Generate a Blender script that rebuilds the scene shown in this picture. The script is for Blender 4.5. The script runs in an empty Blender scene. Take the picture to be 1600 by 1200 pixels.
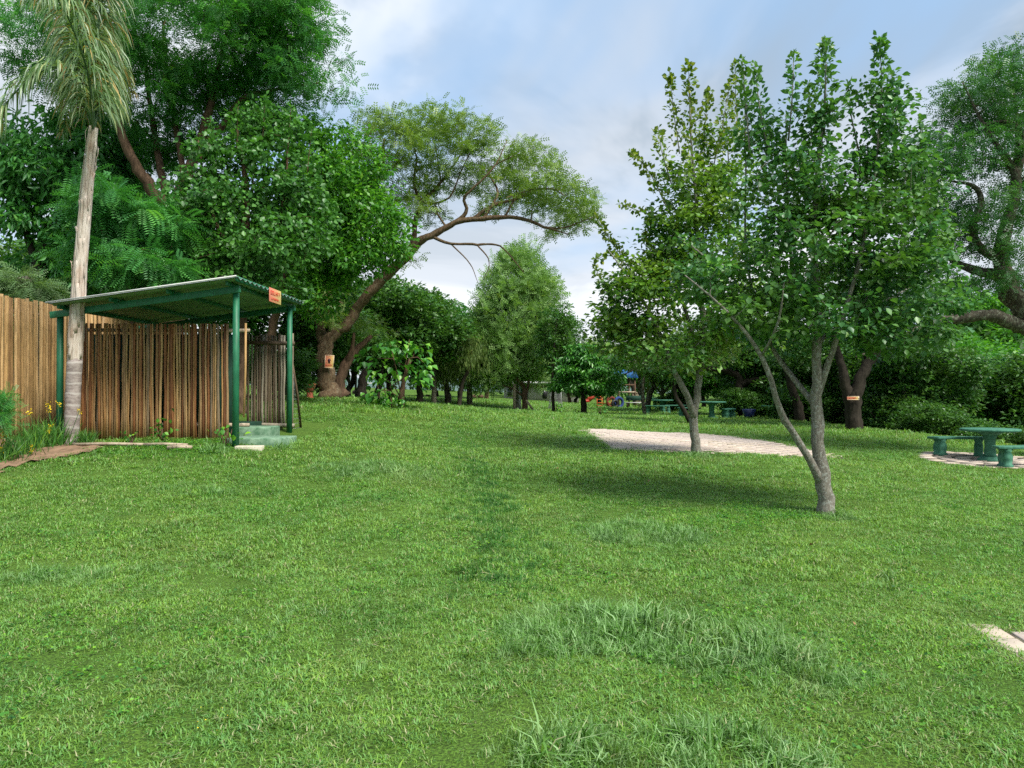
import bpy, math, random
import numpy as np
from mathutils import Vector, Matrix

R = math.radians
rng = np.random.default_rng(7)
random.seed(7)
S = bpy.context.scene
COL = S.collection

# ------------------------------------------------------------------ camera
EYE = 1.6
PITCH = R(0.62)
FPX = 1200.0
cam_d = bpy.data.cameras.new('camera')
cam_d.sensor_fit = 'HORIZONTAL'; cam_d.sensor_width = 36.0
cam_d.lens = FPX / 1600.0 * 36.0
cam_d.clip_start = 0.05; cam_d.clip_end = 3000
cam = bpy.data.objects.new('camera', cam_d); COL.objects.link(cam)
cam.location = (0, 0, EYE); cam.rotation_euler = (R(90) + PITCH, 0, 0)
S.camera = cam

# ------------------------------------------------------------------ world, sun, exposure
SUN_EL, SUN_AZ = R(53), R(132)       # azimuth clockwise from +Y (view direction): right, a little behind
SKY_STR = 0.11
EXPOSURE = 0.86
W = bpy.data.worlds.new('World'); S.world = W; W.use_nodes = True
nt = W.node_tree; nt.nodes.clear()
N = lambda t, t_=nt: t_.nodes.new(t)
wo = N('ShaderNodeOutputWorld'); bg = N('ShaderNodeBackground')
sky = N('ShaderNodeTexSky'); sky.sky_type = 'NISHITA'; sky.sun_disc = False
sky.sun_elevation = SUN_EL; sky.sun_rotation = SUN_AZ; sky.dust_density = 1.5; sky.ozone_density = 1.5
tc = N('ShaderNodeTexCoord'); sep = N('ShaderNodeSeparateXYZ')
nt.links.new(tc.outputs['Generated'], sep.inputs[0])
def wmath(op, a, b=None, clamp=False):
    m = N('ShaderNodeMath'); m.operation = op; m.use_clamp = clamp
    for i, v in enumerate((a, b)):
        if v is None: continue
        if isinstance(v, (int, float)): m.inputs[i].default_value = v
        else: nt.links.new(v, m.inputs[i])
    return m.outputs[0]
den = wmath('ADD', wmath('MAXIMUM', sep.outputs[2], 0.0), 0.22)
cx = wmath('DIVIDE', sep.outputs[0], den); cy = wmath('DIVIDE', sep.outputs[1], den)
cmb = N('ShaderNodeCombineXYZ'); nt.links.new(cx, cmb.inputs[0]); nt.links.new(cy, cmb.inputs[1])
cmb.inputs[2].default_value = 3.7
def wnoise(scale, detail, rough, dist=0.0, off=(0, 0, 0)):
    mp = N('ShaderNodeMapping'); mp.inputs['Location'].default_value = off
    mp.inputs['Rotation'].default_value = (0, 0, 0.6); mp.inputs['Scale'].default_value = (1.0, 0.75, 1.0)
    nt.links.new(cmb.outputs[0], mp.inputs[0])
    n = N('ShaderNodeTexNoise'); n.inputs['Scale'].default_value = scale; n.inputs['Detail'].default_value = detail
    n.inputs['Roughness'].default_value = rough; n.inputs['Distortion'].default_value = dist
    nt.links.new(mp.outputs[0], n.inputs['Vector']); return n.outputs[0]
def wramp(v, stops):
    r = N('ShaderNodeValToRGB'); nt.links.new(v, r.inputs[0])
    el = r.color_ramp.elements
    while len(el) < len(stops): el.new(0.5)
    for e, (p, c) in zip(el, stops):
        e.position = p; e.color = (c[0], c[1], c[2], 1) if isinstance(c, tuple) else (c, c, c, 1)
    r.color_ramp.interpolation = 'EASE'
    return r.outputs[0]
n1 = wnoise(0.62, 5, 0.5, 0.5, (3.1, 1.9, 0)); n2 = wnoise(1.05, 6, 0.58, 0.6, (5.1, 2.2, 0))
cover = wramp(n1, [(0.36, 0.10), (0.50, 1.0)])
CS = 0.705 / SKY_STR
tone = wramp(n2, [(0.37, (0.33*CS, 0.41*CS, 0.50*CS)), (0.47, (0.52*CS, 0.58*CS, 0.66*CS)), (0.58, (0.82*CS, 0.84*CS, 0.86*CS))])
lowmix = wramp(sep.outputs[2], [(0.02, 0.65), (0.42, 0.0)])
mixl = N('ShaderNodeMixRGB'); nt.links.new(lowmix, mixl.inputs[0]); nt.links.new(tone, mixl.inputs[1])
mixl.inputs[2].default_value = (0.78*CS, 0.82*CS, 0.87*CS, 1)
mixc = N('ShaderNodeMixRGB'); nt.links.new(cover, mixc.inputs[0])
bl = N('ShaderNodeMixRGB'); bl.blend_type = 'MIX'; bl.inputs[0].default_value = 0.75
nt.links.new(sky.outputs[0], bl.inputs[1]); bl.inputs[2].default_value = (0.34*CS, 0.54*CS, 0.80*CS, 1)
nt.links.new(bl.outputs[0], mixc.inputs[1]); nt.links.new(mixl.outputs[0], mixc.inputs[2])
nt.links.new(mixc.outputs[0], bg.inputs[0]); bg.inputs[1].default_value = SKY_STR
nt.links.new(bg.outputs[0], wo.inputs[0])

sl = bpy.data.lights.new('sun', 'SUN'); sl.energy = 3.6; sl.angle = R(22); sl.color = (1.0, 0.965, 0.90)
sun = bpy.data.objects.new('sun', sl); COL.objects.link(sun)
sd = Vector((math.sin(SUN_AZ)*math.cos(SUN_EL), math.cos(SUN_AZ)*math.cos(SUN_EL), math.sin(SUN_EL)))
sun.rotation_euler = (-sd).to_track_quat('-Z', 'Y').to_euler(); sun.location = (20, -10, 40)

vs = S.view_settings
vs.view_transform = 'Standard'; vs.look = 'None'; vs.exposure = EXPOSURE; vs.gamma = 1; vs.use_curve_mapping = False
S.cycles.max_bounces = 6; S.cycles.diffuse_bounces = 4; S.cycles.glossy_bounces = 2
S.cycles.transmission_bounces = 3; S.cycles.transparent_max_bounces = 6
S.cycles.caustics_reflective = False; S.cycles.caustics_refractive = False
S.cycles.use_adaptive_sampling = True; S.cycles.adaptive_threshold = 0.02
S.cycles.use_denoising = False
try: S.cycles.denoiser = 'OPENIMAGEDENOISE'; S.cycles.denoising_prefilter = 'ACCURATE'; S.cycles.denoising_input_passes = 'RGB_ALBEDO_NORMAL'
except Exception: pass
S.render.filter_size = 1.1
S.render.film_transparent = False

# ------------------------------------------------------------------ pixel of the photo -> point in the place
cp, sp = math.cos(PITCH), math.sin(PITCH)
def ray(px, py):
    u = (px - 800) / FPX; v = (600 - py) / FPX
    d = np.array([u, cp - v*sp, sp + v*cp]); return d / d[1]
def P(px, py, Y):
    return np.array([0, 0, EYE]) + ray(px, py) * Y
def PXM(Y): return FPX / Y          # pixels per metre at distance Y

# ------------------------------------------------------------------ terrain
_ctl = []
def ctl(px, py, Y):
    p = P(px, py, Y); _ctl.append((p[0], p[1], p[2]))
for a in [(368, 697, 13.5), (92, 692, 13.8), (1545, 722, 18), (1112, 654, 34), (1292, 803, 10.2), (1088, 708, 16),
          (515, 622, 30), (630, 636, 26), (805, 643, 45), (913, 648, 42), (960, 636, 55), (860, 629, 80), (700, 626, 52),
          (1330, 670, 28), (1200, 657, 33), (1460, 686, 23.5), (970, 668, 26), (1500, 640, 60), (730, 700, 16.5),
          (500, 800, 9.3), (700, 611, 95), (640, 612, 80), (200, 800, 9.1), (0, 740, 11.5), (1000, 790, 10.4), (1035, 645, 44), (300, 622, 30), (1400, 740, 15.2)]: ctl(*a)
for x in (-30, -12, -4, 0, 4, 10, 20):
    _ctl.append((x, -6, 0.0)); _ctl.append((x * 0.6, 3.5, 0.0))
for a in [(-22, 12, 1.1), (-40, 30, 2.0), (-60, 60, 3.0), (-20, 60, 1.5), (0, 110, 1.2), (40, 110, 0.6), (-60, 110, 3.0), (35, 60, 0.3), (25, 20, -0.3), (30, 40, 0.0)]:
    _ctl.append(a)
_C = np.array(_ctl, float)
def _phi(r2): return 0.5 * r2 * np.log(r2 + 1e-9)
_n = len(_C)
_d2 = ((_C[:, None, :2] - _C[None, :, :2])**2).sum(-1)
_A = np.zeros((_n+3, _n+3)); _A[:_n, :_n] = _phi(_d2) + np.eye(_n) * 1.2
_A[:_n, _n] = 1; _A[:_n, _n+1:] = _C[:, :2]; _A[_n, :_n] = 1; _A[_n+1:, :_n] = _C[:, :2].T
_w = np.linalg.solve(_A, np.r_[_C[:, 2], 0, 0, 0])
def sstep(a, b, x):
    t = np.clip((x - a) / (b - a), 0, 1); return t*t*(3 - 2*t)
def TZ(x, y):
    x = np.atleast_1d(np.asarray(x, float)); y = np.atleast_1d(np.asarray(y, float))
    xs, ys = np.clip(x, -60, 45), np.clip(y, -10, 115)
    out = np.zeros(x.shape).ravel(); fx, fy = xs.ravel(), ys.ravel()
    for i in range(0, fx.size, 20000):
        a, b = fx[i:i+20000], fy[i:i+20000]
        d2 = (a[:, None] - _C[None, :, 0])**2 + (b[:, None] - _C[None, :, 1])**2
        out[i:i+20000] = _phi(d2) @ _w[:_n] + _w[_n] + _w[_n+1]*a + _w[_n+2]*b
    s = (fx - 13.6) * 0.98 + (fy - 23.5) * 0.205
    out -= 2.4 * sstep(0, 9, s) * (1 - sstep(38, 52, fy)) * sstep(15, 20, fy)
    out += 0.012*np.sin(fx*1.7+0.4*fy) + 0.010*np.sin(fy*2.1-0.7*fx) + 0.006*np.sin(fx*4.1+fy*3.3)
    return out.reshape(x.shape)
def G(px, py, far=150):
    """where the pixel's ray meets the ground"""
    Y = np.concatenate([np.arange(2, 40, 0.02), np.arange(40, far, 0.1)])
    d = ray(px, py); z = EYE + d[2]*Y; t = TZ(d[0]*Y, Y)
    k = np.nonzero(z <= t)[0]
    y = Y[k[0]] if len(k) else far
    return np.array([d[0]*y, y, TZ(d[0]*y, y)[0]])
def on(x, y, dz=0.0): return (float(x), float(y), float(TZ(x, y)[0]) + dz)

# ------------------------------------------------------------------ materials
def mat(name):
    m = bpy.data.materials.new(name); m.use_nodes = True
    t = m.node_tree; t.nodes.clear()
    o = t.nodes.new('ShaderNodeOutputMaterial'); b = t.nodes.new('ShaderNodeBsdfPrincipled')
    t.links.new(b.outputs[0], o.inputs[0]); return m, t, b, o
def tnoise(t, vec, scale, detail=4, rough=0.6, dist=0.0):
    n = t.nodes.new('ShaderNodeTexNoise'); n.inputs['Scale'].default_value = scale
    n.inputs['Detail'].default_value = detail; n.inputs['Roughness'].default_value = rough; n.inputs['Distortion'].default_value = dist
    if vec is not None: t.links.new(vec, n.inputs['Vector'])
    return n.outputs[0]
def tramp(t, v, stops, interp='LINEAR'):
    r = t.nodes.new('ShaderNodeValToRGB'); t.links.new(v, r.inputs[0]); el = r.color_ramp.elements
    while len(el) < len(stops): el.new(0.5)
    for e, (p, c) in zip(el, stops):
        e.position = p; e.color = (c[0], c[1], c[2], 1) if isinstance(c, tuple) else (c, c, c, 1)
    r.color_ramp.interpolation = interp
    return r.outputs[0]
def tmix(t, f, a, b, mode='MIX'):
    m = t.nodes.new('ShaderNodeMixRGB'); m.blend_type = mode
    for i, v in enumerate((f, a, b)):
        if isinstance(v, (int, float)): m.inputs[i].default_value = v if i == 0 else (v, v, v, 1)
        elif isinstance(v, tuple): m.inputs[i].default_value = (*v, 1)
        else: t.links.new(v, m.inputs[i])
    return m.outputs[0]
def tmap(t, src, scale=(1, 1, 1)):
    m = t.nodes.new('ShaderNodeMapping'); m.inputs['Scale'].default_value = scale; t.links.new(src, m.inputs[0]); return m.outputs[0]
def tbump(t, b, h, strength=0.5, dist=0.02):
    n = t.nodes.new('ShaderNodeBump'); n.inputs['Strength'].default_value = strength; n.inputs['Distance'].default_value = dist
    t.links.new(h, n.inputs['Height']); t.links.new(n.outputs[0], b.inputs['Normal'])
def tco(t, k='Object'): return t.nodes.new('ShaderNodeTexCoord').outputs[k]
def tpos(t): return t.nodes.new('ShaderNodeNewGeometry').outputs['Position']
def tattr(t, name, typ='GEOMETRY', out='Fac'):
    a = t.nodes.new('ShaderNodeAttribute'); a.attribute_name = name; a.attribute_type = typ; return a.outputs[out]

def leaf_mat(name, dark, mid, light, trans=0.3, rough=0.45, spec=0.4, patch=None):
    m, t, b, o = mat(name)
    v = tattr(t, 'var')
    c = tramp(t, v, [(0.0, dark), (0.55, mid), (0.9, light), (1.0, tuple(min(1, k) for k in (light[0]*1.5, light[1]*1.2, light[2]*0.9)))])
    if patch:
        f = tramp(t, tnoise(t, tpos(t), 0.9, 2), [(0.45, 0.0), (0.62, 1.0)])
        c = tmix(t, f, c, tmix(t, 0.65, c, patch))
    t.links.new(c, b.inputs['Base Color']); b.inputs['Roughness'].default_value = rough
    b.inputs['Specular IOR Level'].default_value = spec
    tr = t.nodes.new('ShaderNodeBsdfTranslucent')
    t.links.new(tmix(t, 1.0, c, (1.25, 1.35, 0.55), 'MULTIPLY'), tr.inputs[0])
    mx = t.nodes.new('ShaderNodeMixShader'); mx.inputs[0].default_value = trans
    t.links.new(b.outputs[0], mx.inputs[1]); t.links.new(tr.outputs[0], mx.inputs[2]); t.links.new(mx.outputs[0], o.inputs[0])
    return m
def bark_mat(name, dark, light, scale=6.0, lichen=None, bump=0.6, stretch=0.25):
    m, t, b, o = mat(name)
    v = tmap(t, tco(t), (1, 1, stretch))
    n = tnoise(t, v, scale*2, 6, 0.7, 0.4)
    c = tramp(t, n, [(0.32, dark), (0.66, light)])
    if lichen:
        l = tramp(t, tnoise(t, tco(t), scale*1.1, 4, 0.6), [(0.52, 0.0), (0.6, 0.85)])
        c = tmix(t, l, c, lichen)
    t.links.new(c, b.inputs['Base Color']); b.inputs['Roughness'].default_value = 0.9
    b.inputs['Specular IOR Level'].default_value = 0.15
    tbump(t, b, n, bump, 0.02); return m
def simple_mat(name, c1, c2=None, scale=8.0, rough=0.7, metal=0.0, bump=0.0, spec=0.3, stretch=(1, 1, 1), lo=0.35, hi=0.65):
    m, t, b, o = mat(name)
    n = tnoise(t, tmap(t, tco(t), stretch), scale, 5, 0.65)
    c2 = c2 or tuple(k*0.7 for k in c1)
    t.links.new(tramp(t, n, [(lo, c2), (hi, c1)]), b.inputs['Base Color'])
    b.inputs['Roughness'].default_value = rough; b.inputs['Metallic'].default_value = metal
    b.inputs['Specular IOR Level'].default_value = spec
    if bump: tbump(t, b, n, bump, 0.01)
    return m
def pole_mat(name, stops):
    m, t, b, o = mat(name)
    rnd = t.nodes.new('ShaderNodeObjectInfo').outputs['Random']
    c = tramp(t, rnd, stops)
    v = tmap(t, tco(t), (1, 1, 0.12))
    add = t.nodes.new('ShaderNodeVectorMath'); add.operation = 'ADD'; t.links.new(v, add.inputs[0])
    cb = t.nodes.new('ShaderNodeCombineXYZ'); mm = t.nodes.new('ShaderNodeMath'); mm.operation = 'MULTIPLY'; mm.inputs[1].default_value = 37
    t.links.new(rnd, mm.inputs[0]); t.links.new(mm.outputs[0], cb.inputs[2]); t.links.new(cb.outputs[0], add.inputs[1])
    n = tnoise(t, add.outputs[0], 30, 5, 0.7, 0.5)
    c = tmix(t, 1.0, c, tramp(t, n, [(0.3, 0.55), (0.6, 1.15)]), 'MULTIPLY')
    t.links.new(c, b.inputs['Base Color']); b.inputs['Roughness'].default_value = 0.6; b.inputs['Specular IOR Level'].default_value = 0.25
    tbump(t, b, n, 0.5, 0.006); return m

# ground
def ground_mat():
    m, t, b, o = mat('lawn_soil')
    pos = tpos(t)
    a = tnoise(t, pos, 0.35, 4, 0.6); f = tnoise(t, pos, 7.0, 5, 0.7); g = tnoise(t, pos, 60.0, 3, 0.7)
    c = tramp(t, a, [(0.35, (0.095, 0.215, 0.028)), (0.65, (0.160, 0.285, 0.040))])
    c = tmix(t, tramp(t, f, [(0.35, 0.0), (0.7, 0.6)]), c, (0.10, 0.19, 0.035))
    c = tmix(t, tramp(t, g, [(0.40, 0.9), (0.66, 0.0)]), c, (0.035, 0.055, 0.016))
    t.links.new(c, b.inputs['Base Color']); b.inputs['Roughness'].default_value = 0.95; b.inputs['Specular IOR Level'].default_value = 0.05
    tbump(t, b, g, 0.8, 0.03); return m
M_ground = ground_mat()
def grass_mat(name, c1, c2, straw, sf, trans=0.35, blue=None):
    m, t, b, o = mat(name)
    pos = tpos(t); v = tattr(t, 'var')
    big = tnoise(t, pos, 0.45, 3, 0.55, 0.5); sm = tnoise(t, pos, 2.6, 3, 0.6)
    c = tmix(t, tramp(t, big, [(0.38, 0.0), (0.62, 1.0)]), c1, c2)
    c = tmix(t, tramp(t, tnoise(t, pos, 1.3, 4, 0.65, 0.8), [(0.40, 0.6), (0.52, 0.0)]), c, tuple(k*0.62 for k in c1))
    c = tmix(t, tramp(t, sm, [(0.35, 0.0), (0.7, 0.5)]), c, tuple(k*1.25 for k in c2))
    c = tmix(t, tramp(t, tnoise(t, pos, 0.85, 5, 0.7, 0.3), [(0.52, 0.0), (0.66, 0.42)]), c, (0.34, 0.37, 0.10))
    if blue: c = tmix(t, tramp(t, v, [(0.4, 0.0), (0.75, 0.75)]), c, blue)
    c = tmix(t, tramp(t, v, [(0.0, 0.30), (0.45, 0.9), (1.0, 1.0)]), (0, 0, 0), c)
    c = tmix(t, tramp(t, v, [(sf, 0.0), (sf+0.03, 1.0)]), c, straw)
    t.links.new(c, b.inputs['Base Color']); b.inputs['Roughness'].default_value = 0.5; b.inputs['Specular IOR Level'].default_value = 0.3
    tr = t.nodes.new('ShaderNodeBsdfTranslucent'); t.links.new(tmix(t, 1.0, c, (1.2, 1.3, 0.6), 'MULTIPLY'), tr.inputs[0])
    mx = t.nodes.new('ShaderNodeMixShader'); mx.inputs[0].default_value = trans
    t.links.new(b.outputs[0], mx.inputs[1]); t.links.new(tr.outputs[0], mx.inputs[2]); t.links.new(mx.outputs[0], o.inputs[0])
    return m
M_lawn = grass_mat('lawn_blades', (0.150, 0.345, 0.040), (0.290, 0.475, 0.062), (0.40, 0.41, 0.21), 0.87, blue=(0.16, 0.37, 0.12))
M_long = grass_mat('long_blades', (0.10, 0.28, 0.040), (0.17, 0.37, 0.055), (0.42, 0.40, 0.22), 0.975, blue=(0.35, 0.54, 0.25))  # blue-green, with a whiter tint on some blades painted in for gloss
M_track = grass_mat('track_blades', (0.056, 0.206, 0.035), (0.075, 0.237, 0.040), (0.375, 0.400, 0.188), 0.98)

M_leaf_bush = leaf_mat('bushwillow_leaf', (0.033, 0.113, 0.045), (0.063, 0.187, 0.060), (0.143, 0.329, 0.067), 0.28, 0.42, 0.5, patch=(0.12, 0.24, 0.03))
M_leaf_lime = leaf_mat('lime_green_leaf', (0.041, 0.127, 0.037), (0.086, 0.213, 0.046), (0.196, 0.368, 0.057), 0.32, 0.45, 0.4, patch=(0.20, 0.30, 0.03))
M_leaf_tip = leaf_mat('young_tip_leaf', (0.045, 0.12, 0.02), (0.13, 0.22, 0.03), (0.26, 0.32, 0.045), 0.35)
M_leaf_dark = leaf_mat('dark_pinnate_leaf', (0.028, 0.121, 0.036), (0.060, 0.232, 0.053), (0.141, 0.403, 0.068), 0.35, patch=(0.06, 0.20, 0.045))
M_leaf_heart = leaf_mat('heart_leaf', (0.030, 0.098, 0.026), (0.058, 0.180, 0.036), (0.12, 0.31, 0.05), 0.3, 0.42, 0.4, patch=(0.07, 0.21, 0.03))
M_leaf_bright = leaf_mat('bright_leaf', (0.033, 0.124, 0.021), (0.072, 0.240, 0.029), (0.156, 0.390, 0.036), 0.35)
M_leaf_fern = leaf_mat('feathery_leaf', (0.034, 0.144, 0.044), (0.068, 0.254, 0.061), (0.144, 0.423, 0.085), 0.3)
M_leaf_acacia = leaf_mat('thorn_tree_leaf', (0.088, 0.175, 0.037), (0.163, 0.269, 0.056), (0.275, 0.400, 0.088), 0.3)
M_leaf_racacia = leaf_mat('river_thorn_leaf', (0.029, 0.111, 0.034), (0.052, 0.169, 0.044), (0.117, 0.273, 0.065), 0.3)
M_leaf_cyp = leaf_mat('wispy_leaf', (0.115, 0.230, 0.069), (0.196, 0.345, 0.098), (0.299, 0.460, 0.149), 0.3)
M_leaf_willow = leaf_mat('willow_leaf', (0.07, 0.13, 0.03), (0.13, 0.20, 0.05), (0.20, 0.27, 0.07), 0.3)
M_leaf_wood = leaf_mat('woodland_leaf', (0.024, 0.083, 0.021), (0.054, 0.158, 0.033), (0.120, 0.261, 0.045), 0.3, patch=(0.07, 0.15, 0.025))
M_leaf_mango = leaf_mat('mango_leaf', (0.026, 0.111, 0.021), (0.058, 0.221, 0.029), (0.130, 0.351, 0.039), 0.25, 0.35, 0.5)
M_palm_leaf = leaf_mat('palm_leaf', (0.070, 0.150, 0.050), (0.145, 0.250, 0.095), (0.27, 0.37, 0.19), 0.28, 0.4, 0.5)
M_palm_dry = leaf_mat('dry_palm_leaf', (0.16, 0.10, 0.03), (0.30, 0.22, 0.06), (0.38, 0.30, 0.09), 0.25)
M_flower = simple_mat('yellow_petal', (0.80, 0.62, 0.02), (0.65, 0.45, 0.01), 30)
M_flower_leaf = leaf_mat('flower_leaf', (0.035, 0.12, 0.02), (0.065, 0.20, 0.028), (0.12, 0.28, 0.04), 0.3)
M_bark_pale = bark_mat('lichened_grey_bark', (0.095, 0.086, 0.070), (0.26, 0.24, 0.195), 22, lichen=(0.30, 0.31, 0.27))
M_bark_brown = bark_mat('brown_bark', (0.045, 0.028, 0.018), (0.16, 0.10, 0.062), 7)
M_bark_thorn = bark_mat('thorn_tree_bark', (0.035, 0.022, 0.013), (0.17, 0.115, 0.065), 9, lichen=(0.15, 0.12, 0.075), bump=1.0)
M_bark_dark = bark_mat('dark_bark', (0.013, 0.011, 0.008), (0.051, 0.042, 0.031), 5, bump=0.9)
M_bark_grey = bark_mat('rough_grey_bark', (0.026, 0.022, 0.016), (0.12, 0.105, 0.075), 10, lichen=(0.20, 0.21, 0.15), bump=1.0)
M_pole_front = pole_mat('stained_pole', [(0.0, (0.13, 0.052, 0.022)), (0.25, (0.27, 0.110, 0.040)), (0.45, (0.42, 0.23, 0.085)), (0.65, (0.27, 0.165, 0.080)), (0.85, (0.50, 0.31, 0.13)), (1.0, (0.22, 0.16, 0.10))])
M_pole_fence = pole_mat('golden_pole', [(0.0, (0.22, 0.12, 0.045)), (0.3, (0.46, 0.28, 0.11)), (0.6, (0.34, 0.20, 0.08)), (0.8, (0.56, 0.36, 0.16)), (1.0, (0.38, 0.25, 0.12))])
M_pole_grey = pole_mat('weathered_pole', [(0.0, (0.09, 0.06, 0.036)), (0.4, (0.19, 0.14, 0.085)), (0.8, (0.24, 0.20, 0.14)), (1.0, (0.30, 0.27, 0.20))])
M_green_paint = simple_mat('green_paint', (0.020, 0.175, 0.080), (0.008, 0.090, 0.040), 14, 0.5, bump=0.5, spec=0.4, stretch=(1, 1, .3), lo=.3, hi=.75)
M_green_conc = simple_mat('green_painted_concrete', (0.070, 0.215, 0.135), (0.028, 0.120, 0.078), 9, 0.75, bump=0.5)
M_green_step = simple_mat('faded_green_concrete', (0.22, 0.33, 0.22), (0.065, 0.15, 0.08), 7, 0.85, bump=0.4)
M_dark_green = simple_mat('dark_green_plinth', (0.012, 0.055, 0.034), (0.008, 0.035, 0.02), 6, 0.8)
M_zinc = simple_mat('galvanised_sheet', (0.66, 0.68, 0.69), (0.46, 0.49, 0.48), 5, 0.5, metal=0.55)
M_cream = simple_mat('cream_block', (0.60, 0.55, 0.42), (0.42, 0.38, 0.28), 9, 0.9, bump=0.5)
M_timber = simple_mat('bleached_timber', (0.44, 0.36, 0.26), (0.24, 0.18, 0.12), 12, 0.85, bump=0.6)
M_terracotta = simple_mat('terracotta', (0.42, 0.12, 0.06), (0.28, 0.08, 0.04), 9, 0.8)
M_soil = simple_mat('bed_soil', (0.27, 0.17, 0.105), (0.13, 0.085, 0.05), 6, 0.95, bump=1.0)
M_orange = simple_mat('orange_paint', (0.62, 0.13, 0.03), (0.50, 0.10, 0.03), 4, 0.5)
M_red = simple_mat('red_plastic', (0.42, 0.05, 0.02), (0.30, 0.04, 0.02), 4, 0.5)
M_blue = simple_mat('blue_plastic', (0.02, 0.10, 0.28), (0.015, 0.07, 0.20), 4, 0.4)
M_navy = simple_mat('navy_glaze', (0.018, 0.03, 0.12), (0.012, 0.02, 0.08), 5, 0.3, spec=0.6)
M_wall = simple_mat('grey_plaster', (0.42, 0.39, 0.36), (0.32, 0.30, 0.28), 3, 0.9)
M_pale = simple_mat('pale_paint', (0.62, 0.62, 0.60), (0.48, 0.48, 0.46), 4, 0.6)
M_black = simple_mat('black_plastic', (0.02, 0.02, 0.022), (0.012, 0.012, 0.012), 4, 0.5)
M_wire = simple_mat('galvanised_wire', (0.55, 0.56, 0.57), (0.40, 0.41, 0.42), 8, 0.4, metal=0.5)
M_glassd = simple_mat('dark_window_glass', (0.03, 0.035, 0.04), (0.02, 0.022, 0.025), 4, 0.1, spec=0.7)
M_hill = simple_mat('far_hill', (0.10, 0.15, 0.13), (0.07, 0.12, 0.10), 0.05, 1.0)
def paver_mat():
    m, t, b, o = mat('pinkish_paver')
    rnd = t.nodes.new('ShaderNodeObjectInfo').outputs['Random']; n = tnoise(t, tpos(t), 5, 5, 0.7)
    c = tramp(t, rnd, [(0.0, (0.36, 0.28, 0.23)), (0.3, (0.50, 0.42, 0.36)), (0.6, (0.43, 0.36, 0.27)), (1.0, (0.54, 0.46, 0.38))])
    c = tmix(t, tramp(t, n, [(0.36, 0.55), (0.55, 0.0)]), c, (0.30, 0.24, 0.20))
    t.links.new(c, b.inputs['Base Color']); b.inputs['Roughness'].default_value = 0.9; tbump(t, b, n, 0.3, 0.01); return m
M_paver = paver_mat()
M_joint = simple_mat('sandy_joint', (0.13, 0.115, 0.07), (0.07, 0.06, 0.04), 12, 0.95)
def sign_mat(name, coord_scale):
    m, t, b, o = mat(name)
    s = t.nodes.new('ShaderNodeSeparateXYZ'); t.links.new(tco(t, 'Generated'), s.inputs[0])
    c = tramp(t, s.outputs[0], [(0.05, (0.62, 0.19, 0.12)), (0.55, (0.66, 0.30, 0.13)), (0.95, (0.66, 0.50, 0.16))])
    t.links.new(c, b.inputs['Base Color']); b.inputs['Roughness'].default_value = 0.5; return m
M_sign = sign_mat('sign_face', 1)
M_sign_pale = simple_mat('sign_border', (0.80, 0.62, 0.42), (0.78, 0.58, 0.38), 4, 0.5)
M_ink_dark = simple_mat('dark_ink', (0.10, 0.03, 0.05), (0.08, 0.02, 0.04), 4, 0.6)
M_ink_red = simple_mat('red_ink', (0.60, 0.04, 0.02), (0.5, 0.03, 0.02), 4, 0.6)

# ------------------------------------------------------------------ object helpers
def tag(o, label=None, cat=None, group=None, kind=None):
    if label: o['label'] = label
    if cat: o['category'] = cat
    if group: o['group'] = group
    if kind: o['kind'] = kind
    return o
def link(name, data, m=None, parent=None, loc=None, rot=None, scale=None):
    o = bpy.data.objects.new(name, data); COL.objects.link(o)
    if m is not None and data is not None and not data.materials: data.materials.append(m)
    if parent is not None: o.parent = parent
    if loc is not None: o.location = [float(k) for k in loc]
    if rot is not None: o.rotation_euler = rot
    if scale is not None: o.scale = scale if hasattr(scale, '__len__') else (scale,)*3
    return o
def empty(name, loc, rz=0, **kw):
    o = link(name, None, loc=loc, rot=(0, 0, rz)); o.empty_display_size = 0.2; return tag(o, **kw)
def mesh_np(name, V, F, var=None, smooth=False):
    """V (n,3); F array (m,k) or list of such arrays"""
    if not isinstance(F, (list, tuple)): F = [F]
    F = [f for f in F if len(f)]
    me = bpy.data.meshes.new(name)
    nl = sum(f.size for f in F); nf = sum(len(f) for f in F)
    me.vertices.add(len(V)); me.vertices.foreach_set('co', np.ascontiguousarray(V, np.float32).ravel())
    me.loops.add(nl); me.loops.foreach_set('vertex_index', np.concatenate([f.ravel() for f in F]).astype(np.int32))
    me.polygons.add(nf); sizes = np.concatenate([np.full(len(f), f.shape[1]) for f in F])
    st = np.concatenate([[0], np.cumsum(sizes)[:-1]]).astype(np.int32)
    me.polygons.foreach_set('loop_start', st)
    if smooth: me.polygons.foreach_set('use_smooth', np.ones(nf, bool))
    if var is not None:
        a = me.attributes.new('var', 'FLOAT', 'POINT'); a.data.foreach_set('value', np.asarray(var, np.float32))
    me.update(calc_edges=True); me.validate(verbose=False)
    return me
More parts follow.
